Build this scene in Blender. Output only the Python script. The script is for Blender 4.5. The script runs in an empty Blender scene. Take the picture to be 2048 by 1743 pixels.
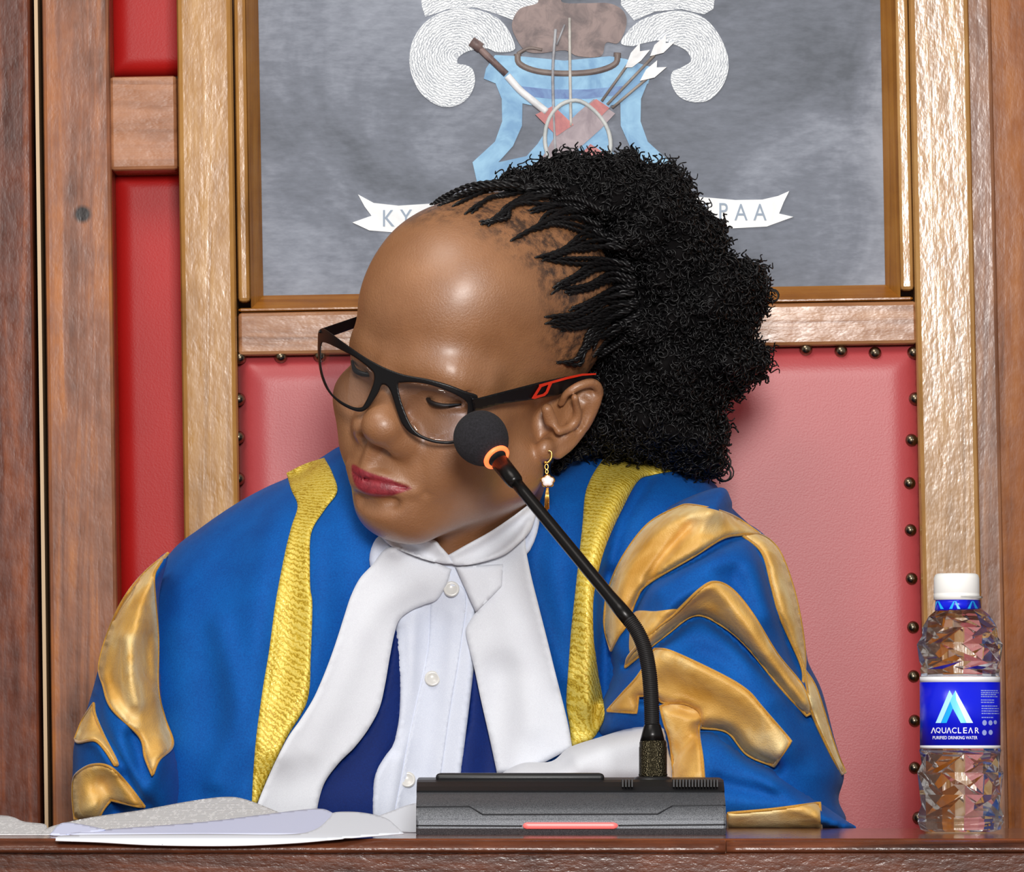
import bpy, bmesh, math, random
import numpy as np
from mathutils import Vector, Matrix
from mathutils.bvhtree import BVHTree
from mathutils.geometry import delaunay_2d_cdt

random.seed(7)
rng = np.random.default_rng(7)
SC = bpy.context.scene
COL = SC.collection
PI = math.pi

# ------------------------------------------------------------------ camera
DESK = 0.80                       # height of the desk top
FPX = 11430.0                     # focal length in pixels of a 2048 px wide frame
PITCH = math.radians(3.08)
CAM = np.array([0.0, -4.0, DESK + 0.0572])
cam = bpy.data.cameras.new('camera')
cam.sensor_width = 36.0
cam.lens = 36.0 * FPX / 2048.0
cam.clip_start = 0.1
cam_o = bpy.data.objects.new('camera', cam)
COL.objects.link(cam_o)
cam_o.location = CAM
cam_o.rotation_euler = (PI / 2 + PITCH, 0, 0)
SC.camera = cam_o

# ------------------------------------------------------------------ light
SC.view_settings.view_transform = 'Standard'
SC.view_settings.look = 'None'
SC.view_settings.gamma = 1.0
SC.view_settings.use_curve_mapping = False
SC.view_settings.exposure = 0.0
world = bpy.data.worlds.new('room_light')
SC.world = world
world.use_nodes = True
bg = world.node_tree.nodes['Background']
bg.inputs[0].default_value = (1.0, 0.97, 0.93, 1)
bg.inputs[1].default_value = 0.33


def area(name, loc, target, size, power, col=(1, 1, 1)):
    l = bpy.data.lights.new(name, 'AREA')
    l.shape = 'SQUARE'
    l.size = size
    l.energy = power
    l.color = col
    o = bpy.data.objects.new(name, l)
    COL.objects.link(o)
    o.location = loc
    d = Vector(target) - Vector(loc)
    o.rotation_euler = d.to_track_quat('-Z', 'Y').to_euler()
    return o


area('camera_flash', (0.16, -3.45, 1.62), (0, 0, 1.05), 0.55, 94, (1, 0.985, 0.96))
area('overhead_fill', (-0.9, -1.6, 3.2), (0, 0, 1.0), 1.2, 30, (1, 0.95, 0.88))  # soft light added overhead, its source unseen


# ------------------------------------------------------------------ pixel rays to places in the room
def at(px, py, Y):
    px = np.asarray(px, float); py = np.asarray(py, float)
    u = (px - 1024.0) / FPX
    v = -(py - 871.5) / FPX
    c, s = math.cos(PITCH), math.sin(PITCH)
    dx = u; dy = c - v * s; dz = s + v * c
    t = (np.asarray(Y, float) - CAM[1]) / dy
    return np.stack([CAM[0] + t * dx, CAM[1] + t * dy, CAM[2] + t * dz], -1)


def vat(px, py, Y):
    return Vector([float(a) for a in at(px, py, Y)])


def topx(P):
    P = np.asarray(P, float) - CAM
    c, s = math.cos(PITCH), math.sin(PITCH)
    f = P[..., 1] * c + P[..., 2] * s
    up = -P[..., 1] * s + P[..., 2] * c
    return np.stack([1024 + FPX * P[..., 0] / f, 871.5 - FPX * up / f], -1)


def crop(ox, oy, k, pts):
    return [(ox + x / k, oy + y / k) for x, y in pts]


# ------------------------------------------------------------------ objects
def empty(name, loc, label=None, cat=None, group=None):
    o = bpy.data.objects.new(name, None)
    o.empty_display_size = 0.05
    COL.objects.link(o)
    o.location = loc
    if label: o['label'] = label
    if cat: o['category'] = cat
    if group: o['group'] = group
    return o


def root_loc(p):
    while p is not None and p.parent is not None:
        p = p.parent
    return np.array(p.location) if p is not None else np.zeros(3)


def obj(name, V, F, mat, parent=None, smooth=True, label=None, cat=None, group=None, kind=None, wn=False):
    V = np.asarray(V, float) - root_loc(parent)
    me = bpy.data.meshes.new(name)
    me.from_pydata([tuple(v) for v in V.tolist()], [], [tuple(f) for f in F])
    me.update()
    if smooth:
        me.polygons.foreach_set('use_smooth', [True] * len(me.polygons))
    if mat is not None:
        me.materials.append(mat)
    o = bpy.data.objects.new(name, me)
    COL.objects.link(o)
    if parent is not None: o.parent = parent
    if label: o['label'] = label
    if cat: o['category'] = cat
    if group: o['group'] = group
    if kind: o['kind'] = kind
    return o


def join(parts):
    V, F, n = [], [], 0
    for v, f in parts:
        v = np.asarray(v, float)
        V.append(v)
        F += [tuple(int(i) + n for i in t) for t in f]
        n += len(v)
    return np.concatenate(V), F


def bevel_box(lo, hi, b=0.002, seg=2, rot=0.0, piv=None):
    """box with rounded edges; rot turns it about the Y axis through piv"""
    bm = bmesh.new()
    bmesh.ops.create_cube(bm, size=1.0)
    lo = np.array(lo, float); hi = np.array(hi, float)
    for v in bm.verts:
        v.co = Vector([(lo[i] + hi[i]) / 2 + v.co[i] * (hi[i] - lo[i]) for i in range(3)])
    if b > 0:
        bmesh.ops.bevel(bm, geom=bm.edges[:], offset=b, segments=seg, affect='EDGES', profile=0.5)
    bm.verts.index_update()
    V = np.array([v.co[:] for v in bm.verts]); F = [[v.index for v in f.verts] for f in bm.faces]
    bm.free()
    if rot:
        V = rotY(V, rot, piv)
    return V, F


def rotY(V, a, piv):
    V = np.asarray(V, float) - piv
    c, s = math.cos(a), math.sin(a)
    return np.stack([c * V[:, 0] + s * V[:, 2], V[:, 1], -s * V[:, 0] + c * V[:, 2]], 1) + piv


def frames(P):
    P = np.asarray(P, float)
    T = np.gradient(P, axis=0)
    T /= np.linalg.norm(T, axis=1, keepdims=True) + 1e-12
    n = np.cross(T[0], [0.0, 0, 1])
    if np.linalg.norm(n) < 1e-3: n = np.cross(T[0], [1.0, 0, 0])
    n /= np.linalg.norm(n)
    N = [n]
    for i in range(1, len(P)):
        n = N[-1] - T[i] * np.dot(N[-1], T[i])
        n /= np.linalg.norm(n) + 1e-12
        N.append(n)
    N = np.array(N)
    return T, N, np.cross(T, N)


def tube(P, r, sides=8, cap=True, flat=1.0):
    P = np.asarray(P, float)
    r = np.broadcast_to(np.asarray(r, float), (len(P),))
    T, N, B = frames(P)
    a = np.arange(sides) * 2 * PI / sides
    V = P[:, None, :] + r[:, None, None] * (np.cos(a)[None, :, None] * N[:, None, :] + flat * np.sin(a)[None, :, None] * B[:, None, :])
    V = V.reshape(-1, 3)
    F = []
    for i in range(len(P) - 1):
        for j in range(sides):
            k = (j + 1) % sides
            F.append((i * sides + j, i * sides + k, (i + 1) * sides + k, (i + 1) * sides + j))
    if cap:
        F.append(tuple(range(sides - 1, -1, -1)))
        F.append(tuple((len(P) - 1) * sides + j for j in range(sides)))
    return V, F


def spline(P, n=40):
    """Catmull-Rom through the points"""
    P = np.asarray(P, float)
    Q = np.concatenate([[2 * P[0] - P[1]], P, [2 * P[-1] - P[-2]]])
    out = []
    m = len(P) - 1
    for t in np.linspace(0, m, n):
        i = min(int(t), m - 1); u = t - i
        a, b, c, d = Q[i:i + 4]
        out.append(0.5 * ((2 * b) + (-a + c) * u + (2 * a - 5 * b + 4 * c - d) * u * u + (-a + 3 * b - 3 * c + d) * u ** 3))
    return np.array(out)


def spline_closed(P, n=80):
    P = np.asarray(P, float)
    m = len(P); out = []
    for t in np.linspace(0, m, n, endpoint=False):
        i = int(t) % m; u = t - int(t)
        a, b, c, d = P[(i - 1) % m], P[i], P[(i + 1) % m], P[(i + 2) % m]
        out.append(0.5 * ((2 * b) + (-a + c) * u + (2 * a - 5 * b + 4 * c - d) * u * u + (-a + 3 * b - 3 * c + d) * u ** 3))
    return np.array(out)


def lathe(prof, centre, axis=(0, 0, 1), n=32):
    """prof: (radius, height) list"""
    ax = Vector(axis).normalized()
    q = Vector((0, 0, 1)).rotation_difference(ax).to_matrix()
    M = np.array(q)
    V, F = [], []
    for r, h in prof:
        for j in range(n):
            a = 2 * PI * j / n
            V.append((r * math.cos(a), r * math.sin(a), h))
    for i in range(len(prof) - 1):
        for j in range(n):
            k = (j + 1) % n
            F.append((i * n + j, i * n + k, (i + 1) * n + k, (i + 1) * n + j))
    F.append(tuple(range(n - 1, -1, -1)))
    F.append(tuple((len(prof) - 1) * n + j for j in range(n)))
    return np.array(V) @ M.T + np.array(centre), F


# ------------------------------------------------------------------ outlines to sheets and stuffed shapes
def seg_dist(P, A, B):
    """distance of points P to segments A-B: N x M reduced to N"""
    out = np.full(len(P), 1e9)
    for s in range(0, len(P), 4000):
        p = P[s:s + 4000]
        d = B - A
        L = (d * d).sum(1) + 1e-12
        t = np.clip(((p[:, None, :] - A[None]) * d[None]).sum(2) / L[None], 0, 1)
        q = A[None] + t[..., None] * d[None]
        out[s:s + 4000] = np.sqrt(((p[:, None, :] - q) ** 2).sum(2)).min(1)
    return out


def poly_dist(P, poly, closed=True):
    poly = np.asarray(poly, float)
    A = poly if closed else poly[:-1]
    B = np.roll(poly, -1, 0) if closed else poly[1:]
    return seg_dist(np.asarray(P, float), A, B)


def inside(P, poly):
    P = np.asarray(P, float); poly = np.asarray(poly, float)
    r = np.zeros(len(P), bool)
    x, y = P[:, 0], P[:, 1]
    for a, b in zip(poly, np.roll(poly, -1, 0)):
        c = (a[1] > y) != (b[1] > y)
        with np.errstate(divide='ignore', invalid='ignore'):
            xi = (b[0] - a[0]) * (y - a[1]) / (b[1] - a[1] + 1e-30) + a[0]
        r ^= c & (x < xi)
    return r


def resample(poly, h, closed=True):
    poly = [np.asarray(p, float) for p in poly]
    out = []
    n = len(poly)
    for i in range(n if closed else n - 1):
        a, b = poly[i], poly[(i + 1) % n]
        m = max(1, int(round(np.linalg.norm(b - a) / h)))
        for k in range(m): out.append(a + (b - a) * k / m)
    if not closed: out.append(poly[-1])
    return np.array(out)


def sheet(outline, h, holes=(), curved=True):
    """triangulate an outline: points, triangles, distance to the edge"""
    if curved: outline = spline_closed(outline, max(40, 6 * len(outline)))
    outline = np.asarray(outline, float)
    outline = outline[np.linalg.norm(outline - np.roll(outline, 1, 0), axis=1) > 0.05]
    loops = [resample(outline, h)] + [resample(q, h) for q in holes]
    B = np.concatenate(loops)
    E = []; n = 0
    for l in loops:
        E += [(n + i, n + (i + 1) % len(l)) for i in range(len(l))]; n += len(l)
    lo, hi = B.min(0), B.max(0)
    gx, gy = np.meshgrid(np.arange(lo[0], hi[0], h), np.arange(lo[1], hi[1], h * 0.866))
    gx = gx + (np.arange(gx.shape[0]) % 2)[:, None] * h / 2
    G = np.stack([gx.ravel(), gy.ravel()], 1)
    G = G[inside(G, loops[0])]
    for q in loops[1:]: G = G[~inside(G, q)]
    d = np.full(len(G), 1e9)
    for l in loops: d = np.minimum(d, poly_dist(G, l))
    G = G[d > 0.55 * h]
    P = np.concatenate([B, G])
    r = delaunay_2d_cdt([Vector(p) for p in P.tolist()], E, [], 0, 1e-4)
    Q = np.array([v[:] for v in r[0]]); T = np.array([t for t in r[2] if len(t) == 3])
    c = Q[T].mean(1)
    k = inside(c, loops[0])
    for q in loops[1:]: k &= ~inside(c, q)
    T = T[k]
    used = np.unique(T)
    m = -np.ones(len(Q), int); m[used] = np.arange(len(used))
    Q = Q[used]; T = m[T]
    D = np.full(len(Q), 1e9)
    for l in loops: D = np.minimum(D, poly_dist(Q, l))
    return Q, T, D


def solidify(Q, T, front, back):
    """closed solid from a front and a back surface over the same triangles"""
    a, b, c = Q[T[:, 0]], Q[T[:, 1]], Q[T[:, 2]]
    cr = (b[:, 0] - a[:, 0]) * (c[:, 1] - a[:, 1]) - (b[:, 1] - a[:, 1]) * (c[:, 0] - a[:, 0])
    T = T.copy()
    T[cr > 0] = T[cr > 0][:, ::-1]      # pixel rows run downwards: seen from the front, wind this way
    n = len(Q)
    edges = {}
    for t in T.tolist():
        for i in range(3):
            e = (t[i], t[(i + 1) % 3])
            if (e[1], e[0]) in edges: edges.pop((e[1], e[0]))
            else: edges[e] = 1
    F = [tuple(t) for t in T.tolist()] + [(t[2] + n, t[1] + n, t[0] + n) for t in T.tolist()]
    F += [(j, i, i + n, j + n) for i, j in edges]
    return np.concatenate([front, back]), F


def ridges(Q, lst):
    """sum of soft folds: (polyline in px, width px, height m)"""
    z = np.zeros(len(Q))
    for poly, w, hgt in lst:
        P = np.array(spline(np.array(poly, float), 6 * len(poly))) if len(poly) > 2 else np.array(poly, float)
        d = poly_dist(Q, P, closed=False)
        z += hgt * np.exp(-(d / w) ** 2)
    return z


def dome(D, R, p=2.0):
    t = np.clip(D / R, 0, 1)
    return (1 - (1 - t) ** p) ** (1 / p)


def pillow(outline, h, Y0, A, R, B=None, RB=None, folds=(), extra=None, p=2.0):
    Q, T, D = sheet(outline, h)
    y0 = Y0(Q) if callable(Y0) else np.full(len(Q), Y0)
    f = A * dome(D, R, p)
    if len(folds): f = f + ridges(Q, folds) * np.clip(D / (0.25 * R), 0, 1)
    if extra is not None: f = f + extra(Q) * np.clip(D / (0.25 * R), 0, 1)
    b = (A if B is None else B) * dome(D, RB or R, p)
    return solidify(Q, T, at(Q[:, 0], Q[:, 1], y0 - f), at(Q[:, 0], Q[:, 1], y0 + b + 1e-5))


def bvh_of(parts):
    V, F = join(parts)
    return BVHTree.FromPolygons([tuple(v) for v in V.tolist()], F)


def cast(bvh, Q, fallback=None):
    """first surface met along the sight line of each pixel: its Y"""
    Y = np.full(len(Q), np.nan)
    c = Vector(CAM)
    W = at(Q[:, 0], Q[:, 1], 0.0)
    for i, w in enumerate(W):
        d = (Vector(w) - c).normalized()
        hit = bvh.ray_cast(c, d)
        if hit[0] is not None: Y[i] = hit[0].y
    bad = np.isnan(Y)
    if bad.all(): Y[:] = fallback or 0.0
    elif bad.any():
        g = np.where(~bad)[0]
        for i in np.where(bad)[0]:
            Y[i] = Y[g[np.argmin(((Q[g] - Q[i]) ** 2).sum(1))]]
    return Y


def smooth_field(Q, T, y, it):
    n = len(Q)
    e = np.concatenate([T[:, [0, 1]], T[:, [1, 2]], T[:, [2, 0]]])
    e = np.concatenate([e, e[:, ::-1]])
    cnt = np.bincount(e[:, 0], minlength=n)
    for _ in range(it):
        s = np.bincount(e[:, 0], weights=y[e[:, 1]], minlength=n)
        y = 0.4 * y + 0.6 * s / np.maximum(cnt, 1)
    return y


def applique(bvh, outline, h, off, thick=0.0015, edge=6.0, folds=(), smooth=0, holes=(), curved=True, back=0.004, hem=0.0, ymin=None):
    """cloth lying on what is under it: follows that surface, stands proud of it by off"""
    Q, T, D = sheet(outline, h, holes, curved)
    y = cast(bvh, Q)
    if ymin is not None: y = np.maximum(y, ymin)
    if smooth: y = np.minimum(smooth_field(Q, T, y, smooth), y)
    f = off + thick * (dome(D, edge) - 1)
    if len(folds): f = f + ridges(Q, folds)
    if hem: f = f + hem * np.exp(-((D - 9.0) / 4.0) ** 2)
    return solidify(Q, T, at(Q[:, 0], Q[:, 1], y - f), at(Q[:, 0], Q[:, 1], y - np.minimum(f - 0.001, off - back)))


# ------------------------------------------------------------------ materials
def lin(c):
    c = np.array(c, float) / 255.0
    return tuple(np.where(c <= 0.04045, c / 12.92, ((c + 0.055) / 1.055) ** 2.4).tolist()) + (1.0,)


class NT:
    def __init__(self, name):
        self.m = bpy.data.materials.new(name)
        self.m.use_nodes = True
        self.t = self.m.node_tree
        self.b = self.t.nodes['Principled BSDF']
        self.out = self.t.nodes['Material Output']

    def n(self, typ, **kw):
        x = self.t.nodes.new(typ)
        for k, v in kw.items(): setattr(x, k, v)
        return x

    def l(self, a, b): self.t.links.new(a, b)

    def coords(self, scale=(1, 1, 1), rot=(0, 0, 0), space='Object'):
        c = self.n('ShaderNodeTexCoord'); m = self.n('ShaderNodeMapping')
        m.inputs['Scale'].default_value = scale
        m.inputs['Rotation'].default_value = rot
        self.l(c.outputs[space], m.inputs['Vector'])
        return m.outputs[0]

    def noise(self, vec, scale, detail=4, rough=0.55, dist=0.0):
        x = self.n('ShaderNodeTexNoise')
        x.inputs['Scale'].default_value = scale
        x.inputs['Detail'].default_value = detail
        x.inputs['Roughness'].default_value = rough
        x.inputs['Distortion'].default_value = dist
        if vec is not None: self.l(vec, x.inputs['Vector'])
        return x.outputs['Fac']

    def ramp(self, fac, stops):
        r = self.n('ShaderNodeValToRGB')
        e = r.color_ramp.elements
        while len(e) < len(stops): e.new(0.5)
        for q, (p, c) in zip(e, stops):
            q.position = p
            q.color = c if len(c) == 4 else tuple(c) + (1,)
        self.l(fac, r.inputs[0])
        return r.outputs[0]

    def mix(self, fac, a, b, mode='MIX'):
        x = self.n('ShaderNodeMix', data_type='RGBA', blend_type=mode)
        for s, v in ((x.inputs[0], fac), (x.inputs[6], a), (x.inputs[7], b)):
            if hasattr(v, 'is_output'): self.l(v, s)
            else: s.default_value = v
        return x.outputs[2]

    def math(self, op, a, b=0.0):
        x = self.n('ShaderNodeMath', operation=op)
        for s, v in ((x.inputs[0], a), (x.inputs[1], b)):
            if hasattr(v, 'is_output'): self.l(v, s)
            else: s.default_value = v
        return x.outputs[0]

    def bump(self, h, strength=0.3, dist=0.001):
        x = self.n('ShaderNodeBump')
        x.inputs['Strength'].default_value = strength
        x.inputs['Distance'].default_value = dist
        self.l(h, x.inputs['Height'])
        self.l(x.outputs[0], self.b.inputs['Normal'])
        return x.outputs[0]

    def set(self, **kw):
        for k, v in kw.items():
            s = self.b.inputs[k.replace('_', ' ')]
            if hasattr(v, 'is_output'): self.l(v, s)
            else: s.default_value = v
        return self


def plain(name, rgb, rough=0.5, metal=0.0, spec=0.5, **kw):
    t = NT(name)
    t.set(Base_Color=lin(rgb), Roughness=rough, Metallic=metal)
    t.b.inputs['Specular IOR Level'].default_value = spec
    for k, v in kw.items(): t.b.inputs[k].default_value = v
    return t.m


def wood(name, dark, mid, light, axis='Z', rough=0.28, bumpy=0.22, seed=0.0, knot=None, grain=1.0, coat=0.12, spk=120, spec=0.25):
    t = NT(name)
    sc = {'Z': (1, 1, 0.045), 'X': (0.045, 1, 1)}[axis]
    v = t.coords(sc)
    mp = v.node; mp.inputs['Location'].default_value = (seed, seed * 1.7, seed * 0.3)
    a = t.noise(v, 60 * grain, 6, 0.6, 1.2)
    b = t.noise(t.coords((1, 1, 1)), 28, 4, 0.6)
    f = t.math('ADD', t.math('MULTIPLY', a, 0.72), t.math('MULTIPLY', b, 0.28))
    c = t.ramp(f, [(0.34, lin(dark)), (0.5, lin(mid)), (0.66, lin(light))])
    if knot is not None:
        co = t.n('ShaderNodeTexCoord')
        vm = t.n('ShaderNodeVectorMath', operation='DISTANCE')
        t.l(co.outputs['Object'], vm.inputs[0]); vm.inputs[1].default_value = knot
        k = t.ramp(t.math('MULTIPLY', vm.outputs['Value'], 80.0), [(0.35, (0.03, 0.02, 0.02)), (0.62, (1, 1, 1))])
        c = t.mix(1.0, c, k, 'MULTIPLY')
    n2 = t.noise(t.coords((1, 1, 0.5) if axis == 'Z' else (0.5, 1, 1)), spk, 3, 0.6)
    t.set(Base_Color=c, Roughness=t.ramp(n2, [(0.3, (rough * 0.7,) * 3), (0.7, (rough * 1.4,) * 3)]))
    t.b.inputs['Coat Weight'].default_value = coat
    t.b.inputs['Coat Roughness'].default_value = 0.12
    t.b.inputs['Specular IOR Level'].default_value = spec
    h = t.math('ADD', t.math('MULTIPLY', a, 0.6), n2)
    nb = t.bump(h, bumpy, 0.0012)
    t.l(nb, t.b.inputs['Coat Normal'])
    return t.m


def fabric(name, rgb, rgb2=None, rough=0.85, weave=900.0, sheen=0.3, bumpy=0.25):
    t = NT(name)
    v = t.coords()
    a = t.noise(v, weave, 2, 0.6)
    b = t.noise(v, 40, 3, 0.5)
    f = t.math('ADD', t.math('MULTIPLY', a, 0.6), t.math('MULTIPLY', b, 0.4))
    t.set(Base_Color=t.ramp(f, [(0.35, lin(rgb)), (0.65, lin(rgb2 or rgb))]), Roughness=rough)
    t.b.inputs['Sheen Weight'].default_value = sheen
    t.b.inputs['Sheen Roughness'].default_value = 0.4
    t.b.inputs['Specular IOR Level'].default_value = 0.25
    t.bump(f, bumpy, 0.0006)
    return t.m


M = {}
M['post'] = wood('reddish_varnished_wood', (98, 62, 46), (142, 98, 74), (176, 122, 82), seed=3.0)
M['post_dark'] = wood('dark_varnished_wood', (50, 22, 16), (104, 54, 36), (152, 82, 44), seed=9.0, grain=0.7)
M['post_orange'] = wood('orange_brown_wood', (92, 42, 2), (142, 76, 8), (168, 98, 20), seed=5.0, grain=0.6, bumpy=0.12, spec=0.15, coat=0.05)
M['stile'] = wood('golden_brown_wood', (136, 96, 52), (170, 124, 70), (194, 152, 96), seed=1.0, bumpy=0.3, coat=0.35, spec=0.4)
M['stile_calm'] = wood('golden_brown_wood_calm', (130, 88, 42), (166, 118, 60), (190, 144, 84), seed=1.0, bumpy=0.2, coat=0.18, spec=0.3)
M['rail'] = wood('brown_rail_wood', (112, 70, 44), (154, 104, 68), (180, 130, 90), axis='X', seed=2.0)
M['gilt'] = wood('gilded_bevel_wood', (128, 78, 22), (162, 106, 38), (182, 128, 58), seed=4.0)
M['gilt_x'] = wood('gilded_bevel_wood_cross', (118, 68, 18), (152, 94, 30), (172, 116, 48), axis='X', seed=4.0)
M['desk'] = wood('dark_red_desk_wood', (44, 20, 12), (88, 46, 28), (120, 66, 42), axis='X', seed=6.0, rough=0.34, bumpy=0.32, coat=0.16, spk=300)
M['desk_top'] = wood('polished_desk_top_wood', (70, 34, 20), (112, 60, 36), (140, 80, 48), axis='X', seed=8.0, rough=0.12, bumpy=0.05)
M['bead'] = plain('pale_bead_paint', (196, 164, 124), 0.4)
M['backing'] = plain('dark_backing_wood', (60, 34, 22), 0.6)

# ------------------------------------------------------------------ setting: floor, back wall, posts, padded panels
TILT = math.radians(-1.0)          # everything behind the desk leans by about a degree
YB = 0.22                          # front of the chair back
PIV = at(1150, 600, YB)


def slab(x0, y0, x1, y1, Y, depth, b=0.002, tilt=True):
    p = at([x0, x1], [y1, y0], Y)
    return bevel_box((p[0][0], Y, p[0][2]), (p[1][0], Y + depth, p[1][2]), b, 2, TILT if tilt else 0, PIV)


V, F = bevel_box((-3, -5.0, -0.05), (3, 1.2, 0.0), 0)
obj('floor', V, F, wood('floor_boards', (90, 60, 40), (120, 84, 56), (140, 100, 70), axis='X'), smooth=False, kind='structure')
V, F = bevel_box((-3, 0.46, 0.0), (3, 0.55, 3.2), 0)
obj('wall_back', V, F, M['backing'], smooth=False, kind='structure')


def struct(name, vf, mat):
    return obj(name, vf[0], vf[1], mat, smooth=False, kind='structure')


knot_p = at(165, 428, YB + 0.02)
struct('trim_1', slab(-220, -120, 71, 2750, YB + 0.03, 0.1), M['post_dark'])
struct('trim_2', slab(71, -120, 82, 2750, YB + 0.022, 0.1, 0.001), M['bead'])
struct('trim_3', slab(82, -120, 229, 2750, YB + 0.02, 0.1, 0.003),
       wood('knotty_varnished_wood', (92, 56, 42), (144, 92, 66), (186, 114, 54), seed=3.0, knot=tuple(knot_p.tolist()), rough=0.34))
struct('trim_4', slab(225, 137, 362, 325, YB + 0.024, 0.09, 0.003),
       wood('cross_rail_wood', (134, 86, 56), (170, 116, 82), (190, 134, 96), axis='X', seed=7.0, bumpy=0.25))
struct('trim_5', slab(1944, -120, 1992, 2750, YB + 0.02, 0.1, 0.003), M['post'])
struct('trim_6', slab(1992, -120, 2330, 2750, YB + 0.035, 0.1, 0.003), M['post_orange'])


def leather(name, a, b, spec=0.55, sheen=0.1):
    t = NT(name)
    v = t.coords()
    n1 = t.noise(v, 9, 3, 0.5)
    n2 = t.noise(v, 700, 2, 0.5)
    t.set(Base_Color=t.ramp(n1, [(0.3, lin(a)), (0.7, lin(b))]), Roughness=0.42)
    t.b.inputs['Specular IOR Level'].default_value = spec
    t.b.inputs['Sheen Weight'].default_value = sheen
    t.bump(n2, 0.16, 0.0006)
    return t.m


M['leather'] = leather('rose_red_leather', (174, 62, 66), (186, 72, 76))
M['leather_dark'] = leather('deep_red_leather', (166, 20, 18), (182, 30, 28), 0.22, 0.0)


def padded(x0, y0, x1, y1, Y, A, R, h):
    out = [(x0, y0), (x1, y0), (x1, y1), (x0, y1)]
    Q, T, D = sheet(out, h, curved=False)
    f = A * dome(D, R)
    V, F = solidify(Q, T, at(Q[:, 0], Q[:, 1], Y - f), at(Q[:, 0], Q[:, 1], Y + 0.015))
    return rotY(V, TILT, PIV), F


V, F = padded(226, -90, 420, 139, YB + 0.075, 0.013, 40, 9)
obj('padded_panel', V, F, M['leather_dark'], label='small deep red leather wall panel above the wooden cross rail left of the chair', cat='wall panel', group='red padded wall panels')
V, F = padded(226, 322, 420, 1900, YB + 0.075, 0.014, 40, 9)
obj('padded_panel', V, F, M['leather_dark'], label='tall deep red leather wall panel below the wooden cross rail left of the chair', cat='wall panel', group='red padded wall panels')

# ------------------------------------------------------------------ the chair
chair = empty('throne_chair', (0, YB, 0.0), 'tall wooden armless throne chair with red leather back edged in brass tacks', 'chair')
for x0, x1 in ((357, 474), (1836, 1947)):
    V, F = slab(x0, -150, x1, 1950, YB - 0.012, 0.05, 0.004)
    obj('back_post', V, F, M['stile_calm'] if x0 < 1000 else M['stile'], chair, smooth=False)
V, F = slab(474.6, 613, 1834.4, 699, YB - 0.006, 0.045, 0.003)
obj('cross_rail', V, F, M['rail'], chair, smooth=False)
V, F = padded(472, 697, 1840, 1900, YB + 0.012, 0.016, 60, 14)
obj('back_cushion', V, F, M['leather'], chair)
pl = slab(470, 1890, 1840, 2300, YB + 0.0, 0.04, 0.003)
obj('lower_rail', pl[0], pl[1], M['rail'], chair, smooth=False)
SEAT = 0.47
V, F = bevel_box((-0.24, -0.02, SEAT - 0.08), (0.33, YB + 0.02, SEAT - 0.002), 0.02, 3)
obj('seat', V, F, M['leather'], chair)
for x in (-0.22, 0.30):
    for y in (0.0, YB + 0.02):
        V, F = bevel_box((x - 0.025, y - 0.0, 0.0), (x + 0.025, y + 0.05, SEAT - 0.07 if y < 0.1 else 0.62), 0.004)
        obj('leg', V, F, M['stile'], chair, smooth=False)
t = NT('antique_brass')
t.set(Base_Color=lin((138, 124, 104)), Metallic=1.0, Roughness=0.27)
M['tack'] = t.m
tacks = [(480, 715), (562, 713), (640, 711), (1530, 698), (1612, 698), (1682, 702), (1750, 706), (1827, 705),
         (720, 710), (800, 709), (880, 708), (960, 707), (1040, 706), (1120, 705), (1200, 704), (1280, 703), (1360, 702), (1445, 700),
         (478, 798), (477, 874), (477, 957), (479, 1040), (481, 1125),
         (1830, 797), (1822, 880), (1818, 966), (1820, 1060), (1822, 1157), (1825, 1254), (1826, 1352), (1828, 1441), (1828, 1535), (1836, 1635)]
for px, py in tacks:
    c = at(px, py, YB + 0.0)
    prof = [(0.0049 * math.cos(a), 0.0056 * math.sin(a)) for a in np.linspace(-0.5, PI / 2 - 0.02, 9)]
    V, F = lathe(prof, c, (0, -1, 0), 16)
    obj('upholstery_tack', V, F, M['tack'], chair)

# ------------------------------------------------------------------ the painted emblem in its frame
crest = empty('emblem_painting', tuple(at(1150, 580, YB)), 'grey painted emblem board with feathers, blue stool and white ribbon above the chair back', 'painting')
t = NT('slate_grey_paint')
v = t.coords()
n1 = t.noise(v, 7, 5, 0.62, 0.8); n2 = t.noise(t.coords((1, 1, 3)), 90, 3, 0.6)
c = t.ramp(t.math('ADD', t.math('MULTIPLY', n1, 0.8), t.math('MULTIPLY', n2, 0.2)),
           [(0.34, lin((72, 78, 90))), (0.5, lin((106, 112, 126))), (0.66, lin((148, 154, 168)))])
t.set(Base_Color=c, Roughness=0.55)
t.bump(n2, 0.15, 0.0005)
YC = YB + 0.016
V, F = slab(520, -120, 1778, 586, YC, 0.012, 0)
obj('canvas', V, F, t.m, crest, smooth=False)


def moulding(name, pts_out, pts_in, Yo, Yi, mat, d=0.01):
    """mitred strip between an outer and an inner edge, seen in px"""
    a = rotY(at([p[0] for p in pts_out], [p[1] for p in pts_out], Yo), TILT, PIV)
    b = rotY(at([p[0] for p in pts_in], [p[1] for p in pts_in], Yi), TILT, PIV)
    V = np.concatenate([a, b, a + [0, d, 0], b + [0, d, 0]])
    n = len(a)
    F = [(0, 1, n + 1, n), (2 * n, 3 * n, 3 * n + 1, 2 * n + 1), (0, n, 3 * n, 2 * n), (1, 2 * n + 1, 3 * n + 1, n + 1), (0, 2 * n, 2 * n + 1, 1), (n, n + 1, 3 * n + 1, 3 * n)]
    obj(name, V, F, mat, crest, smooth=False)


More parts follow.
